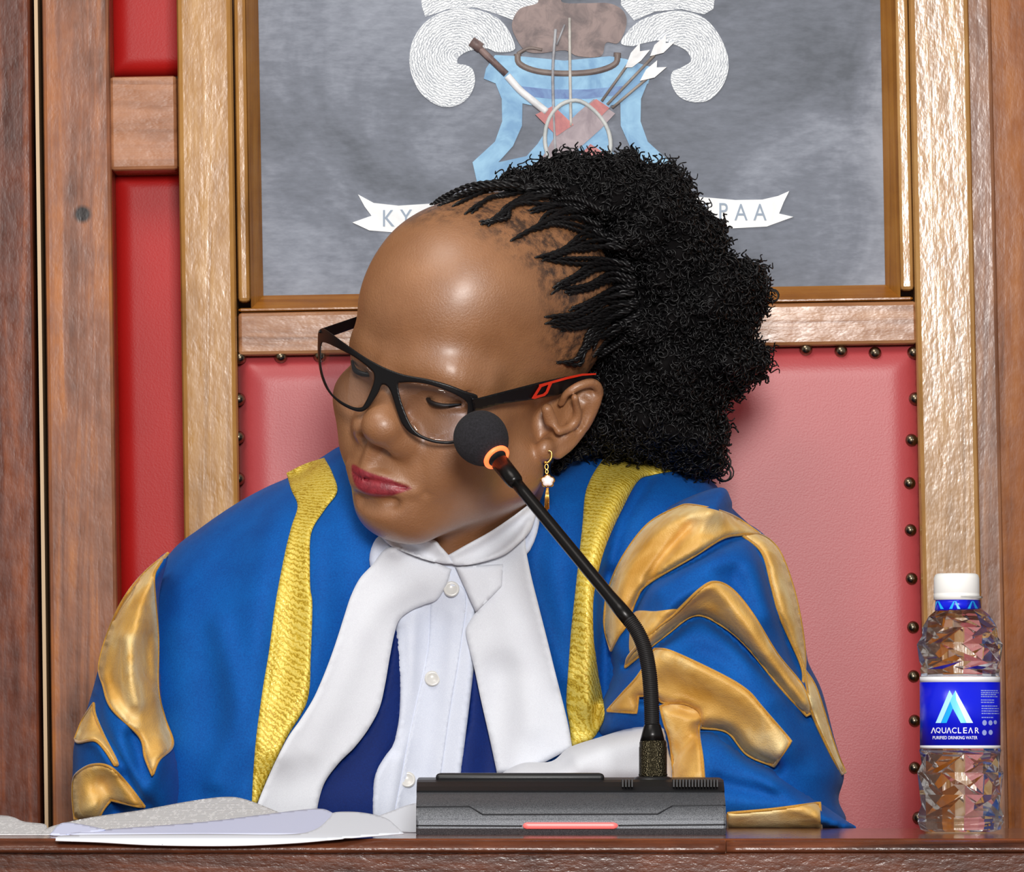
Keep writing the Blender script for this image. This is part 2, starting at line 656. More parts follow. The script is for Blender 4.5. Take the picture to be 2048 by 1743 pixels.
fl = slab(476, -130, 503, 592, YB - 0.004, 0.02, 0.003)
obj('frame_strip', fl[0], fl[1], M['stile_calm'], crest, smooth=False)
fr = slab(1800, -130, 1826, 592, YB - 0.004, 0.02, 0.003)
obj('frame_strip', fr[0], fr[1], M['stile'], crest, smooth=False)
fb = slab(476, 604, 1826, 611.5, YB - 0.004, 0.02, 0.002)
obj('frame_strip', fb[0], fb[1], M['gilt_x'], crest, smooth=False)
moulding('frame_bevel', [(502, -130), (502, 606)], [(527, -130), (527, 580)], YB - 0.004, YC - 0.001, M['gilt'])
moulding('frame_bevel', [(1801, 606), (1801, -130)], [(1771, 580), (1771, -130)], YB - 0.004, YC - 0.001, M['gilt'])
moulding('frame_bevel', [(502, 606), (1801, 606)], [(527, 580), (1771, 580)], YB - 0.004, YC - 0.001, M['gilt_x'])

C2 = (680, 0, 2.226)


def motif(name, polys, mat, lift=0.0008, h=12, parent=crest, curved=False, holes=()):
    parts = []
    for i, p in enumerate(polys):
        Q, T, D = sheet(crop(*C2, p), h, [np.array(crop(*C2, q)) for q in holes], curved)
        parts.append(solidify(Q, T, at(Q[:, 0], Q[:, 1], YC - lift - i * 0.0001), at(Q[:, 0], Q[:, 1], YC + 0.002)))
    V, F = join(parts)
    return obj(name, V, F, mat, parent, smooth=False)


def paint(name, a, b, scale=60, stretch=(1, 1, 1), bumpy=0.2):
    t = NT(name)
    n = t.noise(t.coords(stretch), scale, 4, 0.65, 0.6)
    t.set(Base_Color=t.ramp(n, [(0.36, lin(a)), (0.62, lin(b))]), Roughness=0.5)
    t.bump(n, bumpy, 0.0008)
    return t.m


# curled feathers: swirling strokes of white over grey
def feather_mat(name, cpx, cpy):
    t = NT(name)
    co = t.n('ShaderNodeTexCoord')
    c = at(*(crop(*C2, [(cpx, cpy)])[0]), YC) - np.array(crest.location)
    vm = t.n('ShaderNodeVectorMath', operation='SUBTRACT')
    t.l(co.outputs['Object'], vm.inputs[0]); vm.inputs[1].default_value = c.tolist()
    w = t.n('ShaderNodeTexWave', wave_type='RINGS', rings_direction='SPHERICAL')
    w.inputs['Scale'].default_value = 170; w.inputs['Distortion'].default_value = 7; w.inputs['Detail'].default_value = 3
    w.inputs['Detail Scale'].default_value = 2.5
    t.l(vm.outputs[0], w.inputs['Vector'])
    n = t.noise(vm.outputs[0], 60, 3, 0.6)
    f = t.math('ADD', t.math('MULTIPLY', w.outputs['Fac'], 0.55), t.math('MULTIPLY', n, 0.45))
    t.set(Base_Color=t.ramp(f, [(0.2, lin((160, 166, 176))), (0.42, lin((206, 210, 216))), (0.65, lin((238, 242, 245)))]), Roughness=0.55)
    t.bump(f, 0.3, 0.001)
    return t.m


fl_ = [(775, 190), (730, 105), (650, 55), (540, 36), (440, 60), (360, 120), (312, 220), (318, 330), (365, 420), (440, 470), (510, 472), (570, 435), (600, 370), (592, 312), (562, 290), (525, 282), (528, 255), (570, 228), (650, 215), (700, 232), (770, 225)]
fr_ = [(1250, 190), (1290, 130), (1340, 90), (1420, 60), (1520, 48), (1620, 80), (1690, 160), (1730, 270), (1710, 370), (1650, 440), (1580, 455), (1510, 430), (1475, 370), (1480, 320), (1520, 300), (1562, 270), (1540, 225), (1480, 195), (1420, 180), (1340, 195), (1300, 205)]
ul_ = [(355, -60), (365, 30), (380, 75), (420, 62), (480, 40), (600, 32), (700, 62), (790, 96), (860, 60), (890, 20), (885, -60)]
ur_ = [(1255, -60), (1250, 20), (1310, 92), (1400, 52), (1520, 40), (1620, 64), (1662, 40), (1675, -60)]
motif('feather_plume', [ul_], feather_mat('feather_strokes_top_left', 620, 400), 0.0006)
motif('feather_plume', [ur_], feather_mat('feather_strokes_top_right', 1450, 400), 0.0006)
motif('feather_plume', [fl_], feather_mat('feather_strokes_left', 520, 250), 0.0011, curved=True)
motif('feather_plume', [fr_], feather_mat('feather_strokes_right', 1520, 250), 0.0011, curved=True)
sky = paint('pale_blue_paint', (100, 150, 192), (140, 188, 220), 40)
stool_l = [(690, 365), (720, 440), (722, 540), (690, 630), (590, 722), (612, 820), (800, 790), (905, 720), (960, 640), (940, 560), (905, 600), (880, 640), (830, 695), (705, 722), (770, 650), (810, 560), (812, 460), (860, 470), (930, 520), (940, 440), (760, 380)]
motif('blue_stool', [[(650, 305), (690, 245), (800, 250), (1000, 270), (1200, 250), (1270, 262), (1390, 300), (1372, 372), (1250, 402), (1000, 412), (760, 396), (690, 370), (640, 350)],
                     stool_l, [(2060 - x, y) for x, y in stool_l],
                     [(800, 400), (930, 520), (905, 640), (960, 720), (1110, 720), (1200, 640), (1170, 520), (1255, 400)]], sky, 0.0012)
motif('stool_band', [[(790, 382), (940, 398), (1100, 398), (1262, 382), (1250, 420), (1100, 440), (940, 440), (800, 425)]], paint('mid_blue_paint', (70, 100, 160), (110, 150, 196), 50), 0.0016)
brown = paint('umber_paint', (92, 74, 74), (138, 116, 112), 70)
motif('brown_hide', [[(880, -40), (880, 12), (800, 40), (765, 110), (790, 180), (830, 228), (900, 236), (1000, 224), (1060, 250), (1160, 250), (1185, 190), (1240, 190), (1275, 110), (1262, 50), (1200, 15), (1100, 14), (990, 10), (985, -40)]], brown, 0.0014, curved=True)


def strokes(name, lines, mat, lift=0.0018):
    parts = []
    for pts, w in lines:
        P = crop(*C2, pts)
        P = spline(np.array(P), 28) if len(P) > 2 else np.array(P)
        parts.append(tube(at(P[:, 0], P[:, 1], YC - lift + w / 2.226 * 0.00037 * 0.35), w / 2.226 * 0.00037 / 2, 8, flat=1.0))
    V, F = join(parts)
    return obj(name, V, F, mat, crest)


arc = [(790 + 0, 240), (800, 285), (880, 318), (1010, 328), (1140, 318), (1225, 285), (1235, 235)]
strokes('brown_rope', [(arc, 34), ([(790, 240), (840, 215), (900, 222)], 18)], paint('rope_paint', (104, 90, 88), (130, 116, 110)))
strokes('spear', [([(960, 130), (948, 300), (950, 470), (960, 700)], 14), ([(1000, 110), (965, 200)], 9)], paint('grey_shaft_paint', (136, 134, 140), (176, 178, 184)), 0.0026)
strokes('spear', [([(1022, 80), (1024, 300), (1028, 560)], 14)], paint('pale_shaft_paint', (168, 164, 160), (206, 202, 196)), 0.0026)
strokes('club', [([(600, 195), (740, 330)], 32), ([(585, 185), (628, 215)], 52)], brown, 0.0032)
strokes('club_shaft', [([(745, 338), (800, 400), (860, 450), (920, 498)], 36)], paint('white_shaft_paint', (206, 208, 212), (238, 238, 240)), 0.0032)
strokes('bow', [([(930, 720), (912, 620), (930, 530), (985, 465), (1060, 448), (1130, 490), (1185, 560), (1205, 640), (1190, 730)], 20)], paint('ivory_bow_paint', (176, 182, 184), (206, 208, 206)), 0.0030)
strokes('arrow_shafts', [([(1165, 450), (1290, 275)], 13), ([(1190, 465), (1400, 245)], 13), ([(1212, 480), (1372, 345)], 13)], paint('arrow_brown_paint', (126, 116, 112), (160, 150, 142)), 0.0030)
motif('arrow_fletching', [[(1270, 300), (1295, 235), (1335, 190), (1335, 228), (1380, 222), (1340, 270), (1300, 300)],
                          [(1380, 250), (1400, 200), (1452, 155), (1450, 192), (1492, 185), (1440, 235)],
                          [(1335, 360), (1362, 310), (1412, 268), (1410, 300), (1455, 298), (1400, 345)]], paint('white_fletch_paint', (214, 214, 216), (242, 242, 244)), 0.0034)
motif('brown_quiver', [[(1060, 500), (1130, 440), (1225, 505), (1160, 575), (1030, 690), (960, 760), (800, 800), (900, 700), (960, 600)]], paint('grey_brown_paint', (132, 116, 124), (164, 148, 154), 50), 0.0022)
motif('red_cloth', [[(870, 510), (950, 470), (1040, 555), (965, 605)], [(1060, 700), (1115, 640), (1190, 690), (1170, 730), (1070, 740)], [(1105, 470), (1140, 440), (1200, 480), (1160, 520)]],
      paint('faded_red_paint', (164, 88, 92), (196, 116, 112), 60), 0.0026)
white = paint('white_ribbon_paint', (228, 230, 232), (246, 247, 248), 30)
motif('ribbon', [[(80, 865), (150, 903), (260, 915), (420, 905), (800, 880), (1300, 870), (1560, 873), (1650, 880), (1760, 890), (1880, 888), (1950, 872), (2000, 850), (1975, 900), (1955, 950), (2018, 965), (1900, 1008), (1750, 1016), (1600, 995), (1300, 985), (800, 1000), (420, 1040), (250, 1035), (130, 1025), (55, 990), (140, 960), (110, 920)]], white, 0.0014)


def text_mesh(s, size, extrude=0.0002, bold=0.0):
    cu = bpy.data.curves.new('txt', 'FONT')
    cu.body = s; cu.size = size; cu.align_x = 'CENTER'; cu.align_y = 'CENTER'
    cu.extrude = extrude; cu.offset = bold
    cu.resolution_u = 4
    o = bpy.data.objects.new('txt', cu)
    COL.objects.link(o)
    dg = bpy.context.evaluated_depsgraph_get(); dg.update()
    me = o.evaluated_get(dg).to_mesh()
    V = np.array([v.co[:] for v in me.vertices]); F = [tuple(p.vertices) for p in me.polygons]
    o.evaluated_get(dg).to_mesh_clear()
    bpy.data.objects.remove(o); bpy.data.curves.remove(cu)
    return V, F


LETTER = plain('grey_blue_lettering', (150, 164, 182), 0.6)
for ch, px, py in (('K', 776, 438), ('Y', 812, 437), ('P', 1404, 424), ('P', 1446, 424), ('A', 1482, 426), ('A', 1520, 426)):
    V, F = text_mesh(ch, 48 * 0.00037, 0.0002, 0.00002)
    c = at(px, py, YC - 0.0017)
    obj('motto_letter', np.stack([V[:, 0] * 0.82 + c[0], c[1] - V[:, 2], V[:, 1] + c[2]], 1), F, LETTER, crest, smooth=False)

# ------------------------------------------------------------------ the person: head and neck as one implicit surface
person = empty('person', (0.0, 0.05, SEAT), 'seated person in blue robe with gold bands and white collar, head bent down', 'person')
HO = at(943, 736, -0.055)
HS = 0.945
_cx, _cy, _cz = [math.radians(a) for a in (17.1, 21.1, -32.0)]
_Rz = np.array([[math.cos(_cz), -math.sin(_cz), 0], [math.sin(_cz), math.cos(_cz), 0], [0, 0, 1]])
_Rx = np.array([[1, 0, 0], [0, math.cos(_cx), -math.sin(_cx)], [0, math.sin(_cx), math.cos(_cx)]])
_Ry = np.array([[math.cos(_cy), 0, math.sin(_cy)], [0, 1, 0], [-math.sin(_cy), 0, math.cos(_cy)]])
HR = _Ry @ _Rz @ _Rx


def h2w(P): return np.asarray(P, float) @ HR.T * HS + HO
def w2h(P): return (np.asarray(P, float) - HO) @ HR / HS


def hp(px, py, axis, val):
    """where the sight line through a pixel meets the plane axis = val of the head's own frame"""
    a = w2h(at(px, py, -1.0)); b = w2h(at(px, py, 0.5))
    t = (val - a[axis]) / (b[axis] - a[axis])
    return a + t * (b - a)


def hF(px, py, y): return hp(px, py, 1, y)
def hX(px, py, x): return hp(px, py, 0, x)


class Field:
    def __init__(self, lo, hi, h):
        self.h = h; self.lo = np.array(lo, float)
        self.n = np.ceil((np.array(hi) - self.lo) / h).astype(int) + 1
        ax = [self.lo[i] + h * np.arange(self.n[i]) for i in range(3)]
        self.P = np.stack(np.meshgrid(*ax, indexing='ij'), -1).astype(np.float32)
        self.v = np.full(self.n, 1.0, np.float32)

    def box(self, lo, hi, m):
        a = np.clip(((np.array(lo) - m - self.lo) / self.h).astype(int), 0, self.n)
        b = np.clip(((np.array(hi) + m - self.lo) / self.h).astype(int) + 2, 0, self.n)
        return tuple(slice(i, j) for i, j in zip(a, b))

    def put(self, f, lo, hi, k, op='u', m=None):
        s = self.box(lo, hi, (m if m is not None else 2 * k + 0.012))
        P = self.P[s]
        if P.size == 0: return
        d = f(P); v = self.v[s]
        if op == 'u':
            if k > 0:
                t = np.clip(0.5 + 0.5 * (v - d) / k, 0, 1)
                self.v[s] = v * (1 - t) + d * t - k * t * (1 - t)
            else: self.v[s] = np.minimum(v, d)
        elif op == 's':
            t = np.clip(0.5 - 0.5 * (v + d) / k, 0, 1)
            self.v[s] = v * (1 - t) - d * t + k * t * (1 - t)

    def ell(self, c, r, k=0.02, op='u', R=None, m=None):
        c = np.array(c, np.float32); r = np.array(r, np.float32)
        def f(P):
            q = P - c
            if R is not None: q = q @ np.asarray(R, np.float32)
            k0 = np.linalg.norm(q / r, axis=-1); k1 = np.linalg.norm(q / (r * r), axis=-1)
            return k0 * (k0 - 1) / (k1 + 1e-6)
        rr = max(r) if R is not None else r
        self.put(f, c - rr, c + rr, k, op, m)

    def cap(self, a, b, ra, rb=None, k=0.01, op='u', m=None):
        a = np.array(a, np.float32); b = np.array(b, np.float32); rb = ra if rb is None else rb
        d = b - a; L = float(d @ d) + 1e-12
        def f(P):
            t = np.clip(((P - a) @ d) / L, 0, 1)
            return np.linalg.norm(P - a - t[..., None] * d, axis=-1) - (ra + (rb - ra) * t)
        r = max(ra, rb)
        self.put(f, np.minimum(a, b) - r, np.maximum(a, b) + r, k, op, m)

    def chain(self, pts, rs, k=0.006, op='u', n=None, m=None):
        P = spline(np.array(pts), n or 4 * len(pts)); rr = np.interp(np.linspace(0, 1, len(P)), np.linspace(0, 1, len(rs)), rs)
        S = np.array(P, np.float32)
        def f(X):
            best = None
            for i in range(len(S) - 1):
                d = S[i + 1] - S[i]; L = float(d @ d) + 1e-12
                t = np.clip(((X - S[i]) @ d) / L, 0, 1)
                e = np.linalg.norm(X - S[i] - t[..., None] * d, axis=-1) - (rr[i] + (rr[i + 1] - rr[i]) * t)
                best = e if best is None else np.minimum(best, e)
            return best
        r = max(rs)
        self.put(f, S.min(0) - r, S.max(0) + r, k, op, m)

    def mesh(self, smooth=3):
        v = self.v; n = self.n
        s = v < 0
        acc = np.zeros(tuple(n - 1) + (3,), np.float64); cnt = np.zeros(tuple(n - 1))
        def corner(dx, dy, dz, arr): return arr[dx:n[0] - 1 + dx, dy:n[1] - 1 + dy, dz:n[2] - 1 + dz]
        for ax in range(3):
            for u in (0, 1):
                for w in (0, 1):
                    o0 = [0, 0, 0]; oth = [i for i in range(3) if i != ax]
                    o0[oth[0]] = u; o0[oth[1]] = w
                    o1 = list(o0); o1[ax] = 1
                    a = corner(*o0, v); b = corner(*o1, v)
                    c = (a < 0) != (b < 0)
                    t = np.where(c, a / np.where(c, a - b, 1), 0)
                    for i in range(3): acc[..., i] += np.where(c, (t if i == ax else o0[i]), 0)
                    cnt += c
        act = cnt > 0
        idx = -np.ones(act.shape, int); idx[act] = np.arange(act.sum())
        ijk = np.argwhere(act)
        V = (acc[act] / cnt[act][:, None] + ijk) * self.h + self.lo
        F = []
        for ax in range(3):
            o = [i for i in range(3) if i != ax]
            sl0 = [slice(None)] * 3; sl1 = [slice(None)] * 3
            sl0[ax] = slice(0, -1); sl1[ax] = slice(1, None)
            ch = s[tuple(sl0)] != s[tuple(sl1)]
            E = np.argwhere(ch)
            ok = (E[:, o[0]] > 0) & (E[:, o[1]] > 0) & (E[:, o[0]] < n[o[0]] - 1) & (E[:, o[1]] < n[o[1]] - 1)
            E = E[ok]
            q = []
            for du, dv in ((-1, -1), (0, -1), (0, 0), (-1, 0)):
                e = E.copy(); e[:, o[0]] += du; e[:, o[1]] += dv
                q.append(idx[e[:, 0], e[:, 1], e[:, 2]])
            q = np.stack(q, 1)
            flip = s[E[:, 0], E[:, 1], E[:, 2]]
            if ax == 1: flip = ~flip
            q[~flip] = q[~flip][:, ::-1]
            F.append(q)
        F = np.concatenate(F); F = F[(F >= 0).all(1)]
        e = np.concatenate([F[:, [i, (i + 1) % 4]] for i in range(4)])
        for it in range(smooth):
            sm = np.stack([np.bincount(e[:, 0], weights=V[e[:, 1], i], minlength=len(V)) for i in range(3)], 1)
            c = np.bincount(e[:, 0], minlength=len(V))[:, None]
            L = sm / np.maximum(c, 1) - V
            V = V + (0.55 if it % 2 == 0 else -0.56) * L
        return V, F


fld = Field((-0.098, -0.142, -0.235), (0.112, 0.145, 0.150), 0.0015)
A = fld
# skull
A.ell((0, .020, .048), (.077, .094, .084), .02)
A.ell((-.002, -.036, .056), (.066, .060, .062), .025)          # forehead
A.ell((-.008, -.058, .032), (.046, .034, .038), .03)
A.ell((.005, -.032, -.032), (.058, .055, .074), .03)        # face
for s in (1, -1):
    A.ell((s * .046, -.058, -.032), (.024, .026, .024), .02)     # cheek bone
    A.cap((s * (.055 if s > 0 else .048), -.004, -.062), (.008 + s * .016, -.064, -.101), .023, .020, .025)   # jaw
    A.ell((s * .037 + .004, -.056, -.060), (.024, .026, .028), .02)     # cheek
A.ell((.009, -.074, -.100), (.021, .020, .017), .02)       # chin
A.ell((.004, -.076, -.074), (.032, .022, .026), .02)       # muzzle
LASH = []
# brows and eye sockets
e_n = hF(884, 788, -.083); e_f = hF(736, 726, -.083)
for e, s in ((e_n, 1), (e_f, -1)):
    A.ell(e + [s * .000, -.016, .006], (.022, .013, .013), .014, 's')
b_n = [hF(800, 740, -.083), hF(850, 742, -.084), hF(905, 752, -.079), hF(955, 765, -.062)]
A.chain(b_n, [.009, .011, .010, .008], .022)
b_f = [hF(778, 726, -.084), hF(748, 704, -.083), hF(728, 690, -.074)]
A.chain(b_f, [.008, .009, .008], .020)
for e, s in ((e_n, 1), (e_f, -1)):
    A.ell(e + [0, .011, .0015], (.0155, .0140, .0130), .005)           # eyeball under the lid
    A.chain([e + [-s * .015, .004, -.006], e + [0, -.001, -.0085], e + [s * .016, .006, -.004]], [.0020, .0032, .0020], .004)   # lower lid
    A.chain([e + [-s * .016, .004, .004], e + [-s * .008, -.001, .0095], e + [s * .004, -.001, .0105], e + [s * .017, .007, .006]], [.0009, .0010, .0010, .0009], .004, 's')      # lid crease
    A.chain([e + [-s * .014, .001, -.0045], e + [0, -.0055, -.0065], e + [s * .0155, .004, -.003]], [.0010, .0011, .0010], .002, 's')      # lash line
    LASH.append([e + [-s * .014, .000, -.0045], e + [-s * .004, -.0058, -.0070], e + [s * .006, -.0054, -.0066], e + [s * .0165, .003, -.003]])
# nose
tip = hF(764, 850, -.110)
br = hF(782, 770, -.090)
A.chain([br, (br + tip) / 2 + [0, .0005, 0], tip], [.0085, .0105, .0135], .012)
A.ell(tip + [0, .004, -.001], (.0150, .0125, .0115), .010)
al_n = hF(802, 884, -.096); al_f = hF(714, 849, -.092)
A.ell(al_n, (.0108, .0125, .0102), .008)
A.ell(al_f + [.0065, .001, .001], (.0066, .0105, .0080), .014)
A.cap(al_n + [0, .003, .002], al_f + [.006, .004, .003], .0085, .0070, .012)
col = hF(748, 884, -.099)
A.cap(col + [0, .002, 0], hF(735, 925, -.097), .0050, .0040, .008)
for q in (hF(771, 898, -.1015), hF(724, 878, -.0995)):
    A.ell(q, (.0052, .0060, .0040), .004, 's')
# fold beside the nose
A.chain([hF(822, 852, -.091), hF(834, 874, -.090), hF(834, 894, -.091)], [.0006, .0012, .0008], .008, 's')
A.chain([hF(838, 898, -.090), hF(846, 920, -.0895), hF(852, 948, -.087), hF(853, 978, -.083)], [.0004, .0018, .0022, .0010], .010, 's')
A.ell(hF(870, 905, -.075), (.017, .012, .020), .02)
# lips
mc_n = hF(826, 978, -.0880); mc_f = hF(706, 931, -.0850)
up = [mc_f, hF(717, 939, -.0925), hF(733, 949, -.0985), hF(748, 952, -.0995), hF(768, 956, -.0985), hF(798, 965, -.0935), mc_n]
lo = [mc_f + [0, 0, -.001], hF(717, 962, -.0920), hF(740, 977, -.0965), hF(765, 982, -.0960), hF(796, 981, -.0920), mc_n + [0, 0, -.001]]
A.chain(up, [.0030, .0044, .0052, .0050, .0052, .0044, .0030], .005)
A.chain(lo, [.0030, .0056, .0070, .0072, .0056, .0030], .006)
seam = [mc_f + [-.001, -.002, 0], hF(714, 948, -.0965), hF(738, 960, -.1030), hF(764, 965, -.1030), hF(795, 972, -.0975), mc_n + [.001, -.002, 0]]
A.chain(seam, [.0008, .0010, .0012, .0012, .0010, .0008], .0025, 's')
A.chain([hF(720, 1000, -.096), hF(752, 1010, -.100), hF(785, 1005, -.094)], [.003, .004, .003], .010, 's')
# ear: a tilted bowl with a rolled rim
EX = .0745
def eP(px, py, x=0.0): return hX(px, py, EX + x)
rim = [eP(1122, 806, .000), eP(1135, 786, .006), eP(1160, 771, .012), eP(1185, 766, .016), eP(1198, 780, .018), eP(1193, 806, .017), eP(1178, 838, .014), eP(1160, 866, .011), eP(1138, 890, .008), eP(1115, 905, .005)]
A.cap(eP(1105, 850, -.014), eP(1150, 815, -.002), .014, .016, .010)
plate = [eP(1104, 890, .000), eP(1128, 870, .002), eP(1150, 835, .005), eP(1172, 800, .009)]
A.chain(plate, [.0075, .0095, .0120, .0100], .006)
A.chain(rim, [.0026, .0030, .0034, .0036, .0034, .0030, .0030, .0032, .0040, .0050], .0025)
A.ell(eP(1090, 899, .002), (.0062, .0075, .0085), .006)             # lobe
A.chain([eP(1168, 790, .014), eP(1160, 802, .012), eP(1120, 800, .008)], [.0042, .0036, .0022], .003, 's')   # under the rim
A.chain([eP(1180, 800, .018), eP(1172, 828, .016), eP(1155, 856, .012)], [.0034, .0036, .0028], .003, 's')
A.chain([eP(1150, 795, .014), eP(1152, 812, .013), eP(1155, 832, .013), eP(1142, 852, .011), eP(1118, 862, .009)], [.0028, .0032, .0034, .0034, .0030], .003)   # inner fold
A.ell(eP(1124, 828, .009), (.0095, .0100, .0090), .004, 's')        # bowl
A.chain([eP(1112, 838, .008), eP(1104, 855, .008), eP(1098, 868, .006)], [.0045, .0030, .0020], .003, 's')
A.cap(eP(1094, 818, -.002), eP(1101, 840, .000), .0042, .0048, .008)         # tragus
# neck
nb = w2h(at(985, 1140, 0.035)); nt = np.array((.004, .010, -.070))
A.cap(nt, nb, .050, .058, .03, m=.08)
A.cap(np.array((.006, -.012, -.090)), w2h(at(908, 1135, -.012)), .034, .036, .02, m=.05)
V, F = fld.mesh(6)
bodyW = h2w(V)
F_body = F.tolist()
body = obj('body', bodyW, F.tolist(), None, person)


def head_masks():
    """lip and scalp masks as point attributes"""
    me = body.data
    S = V
    lipU = np.array(spline(np.array(up), 60)); lipL = np.array(spline(np.array(lo), 60))
    rU = np.interp(np.linspace(0, 1, 60), np.linspace(0, 1, 7), [.0022, .0046, .0058, .0054, .0058, .0048, .0030])
    rL = np.interp(np.linspace(0, 1, 60), np.linspace(0, 1, 6), [.0022, .0058, .0078, .0080, .0062, .0030])
    LP = spline_closed(crop(620, 620, 3.63, [(306, 1120), (370, 1148), (450, 1186), (500, 1200), (560, 1213), (640, 1252), (738, 1290), (645, 1330), (560, 1357), (470, 1358), (390, 1328), (330, 1272), (306, 1200)]), 120)
    Q = topx(bodyW)
    dd = poly_dist(Q, LP)
    m = np.clip(np.where(inside(Q, LP), dd, -dd) / 3.0 + 0.5, 0, 1)
    m[S[:, 1] > -.070] = 0
    a = me.attributes.new('lip', 'FLOAT', 'POINT'); a.data.foreach_set('value', m.astype(np.float32))
    # scalp: behind the hair line
    Q = topx(bodyW)
    hl = np.array([(820, 445), (900, 440), (985, 480), (1060, 545), (1090, 610), (1085, 680), (1110, 735), (1160, 750), (1230, 800), (1500, 800), (1500, 200), (700, 200)], float)
    ins = inside(Q, hl); dd = poly_dist(Q, hl)
    sc = np.clip(np.where(ins, dd, -dd) / 50 + 0.35, 0, 1)
    sc[(S[:, 2] < -.02)] = 0
    a = me.attributes.new('scalp', 'FLOAT', 'POINT'); a.data.foreach_set('value', sc.astype(np.float32))


head_masks()
t = NT('dark_brown_skin')
v = t.coords()
n1 = t.noise(v, 16, 4, 0.55); n2 = t.noise(v, 700, 3, 0.65); n3 = t.noise(v, 70, 4, 0.65)
c = t.ramp(n1, [(0.3, lin((138, 92, 58))), (0.7, lin((168, 118, 80)))])
c = t.mix(t.math('MULTIPLY', n3, 0.25), c, lin((116, 72, 42)))
sa = t.n('ShaderNodeAttribute', attribute_name='scalp'); la = t.n('ShaderNodeAttribute', attribute_name='lip')
hairfac = t.math('MULTIPLY', sa.outputs['Fac'], t.ramp(t.noise(v, 110, 4, 0.75), [(0.42, (0, 0, 0)), (0.62, (1, 1, 1))]))
c = t.mix(t.math('MULTIPLY', hairfac, 0.85), c, lin((30, 24, 24)))
lipc = t.ramp(t.noise(v, 160, 3, 0.6), [(0.3, lin((118, 22, 36))), (0.7, lin((160, 46, 58)))])
c = t.mix(la.outputs['Fac'], c, lipc)
t.set(Base_Color=c, Roughness=t.ramp(n2, [(0.3, (0.36,) * 3), (0.7, (0.54,) * 3)]))
t.b.inputs['Specular IOR Level'].default_value = 0.6
t.b.inputs['Coat Weight'].default_value = 0.55; t.b.inputs['Coat Roughness'].default_value = 0.33
t.b.inputs['Subsurface Weight'].default_value = 0.03
t.b.inputs['Subsurface Radius'].default_value = (0.006, 0.003, 0.002)
t.bump(t.math('ADD', n2, t.math('MULTIPLY', n3, 0.4)), 0.55, 0.0008)
body.data.materials.append(t.m)
headtree = bvh_of([(bodyW, F.tolist())])

M['hair'] = plain('black_hair', (13, 12, 14), 0.42, spec=0.35)
# lashes on the lowered lids
for L in LASH:
    P = spline(np.array(L), 24)
    rr = 0.0019 * np.sin(np.linspace(0.25, PI - 0.25, 24)) + 0.0002
    V, F = tube(h2w(P + [0, -.0002, 0]), rr * HS, 6)
    obj('eyelashes', V, F, M['hair'], person, label='dark lash line')

# ------------------------------------------------------------------ hair
hair = None
puff_px = [(1010, 352), (1050, 345), (1095, 333), (1120, 318), (1175, 316), (1225, 320), (1262, 312), (1285, 335), (1340, 338), (1366, 362), (1390, 412), (1422, 442), (1447, 473), (1443, 510), (1482, 529), (1520, 540), (1528, 578), (1512, 640), (1490, 690), (1528, 700), (1528, 732), (1500, 758), (1450, 800), (1430, 830), (1446, 850), (1442, 874), (1440, 925), (1420, 945), (1362, 936), (1320, 920), (1222, 906), (1170, 895), (1150, 880), (1166, 850), (1180, 800), (1180, 752), (1192, 715), (1212, 640), (1214, 560), (1188, 496), (1150, 472), (1112, 446), (1062, 408), (1030, 380)]
Q, T, D = sheet(puff_px, 9)
y0 = 0.03 + 0.0001 * (Q[:, 0] - 1250)
lump = ridges(Q, [([(x, y), (x + 3, y + 3)], 24, 0.015) for x, y in rng.uniform((1050, 330), (1520, 930), (60, 2))])
pf = 0.078 * dome(D, 150) + lump * np.clip(D / 40, 0, 1)
PV, PF = solidify(Q, T, at(Q[:, 0], Q[:, 1], y0 - pf), at(Q[:, 0], Q[:, 1], y0 + 0.07 * dome(D, 150) + 1e-5))
parts = [(PV, PF)]
tri = [f for f in PF if len(f) == 3]
TA = np.array(tri)
a_, b_, c_ = PV[TA[:, 0]], PV[TA[:, 1]], PV[TA[:, 2]]
nn = np.cross(b_ - a_, c_ - a_); ar = np.linalg.norm(nn, axis=1); nn /= ar[:, None] + 1e-12
nn[(np.arange(len(TA)) < len(T)) & (nn[:, 1] > 0)] *= -1
nn[(np.arange(len(TA)) >= len(T)) & (nn[:, 1] < 0)] *= -1
w = ar * np.where(np.arange(len(TA)) < len(T), 1.0, 0.3); w /= w.sum()
pick = rng.choice(len(TA), 4300, p=w)


def curl(p, n, L, R, turns, r, phase):
    d = n / np.linalg.norm(n)
    u = np.cross(d, [0.3, 0.2, 1.0]); u /= np.linalg.norm(u); v_ = np.cross(d, u)
    k = int(12 * turns) + 4
    t_ = np.linspace(0, 1, k)
    rad = R * (0.55 + 0.45 * np.sin(PI * np.clip(t_ * 1.1, 0, 1)))
    ang = phase + 2 * PI * turns * t_
    P = p + d * (L * t_)[:, None] + u * (rad * np.cos(ang))[:, None] + v_ * (rad * np.sin(ang))[:, None]
    return tube(P, np.linspace(r, r * 0.6, k), 4)


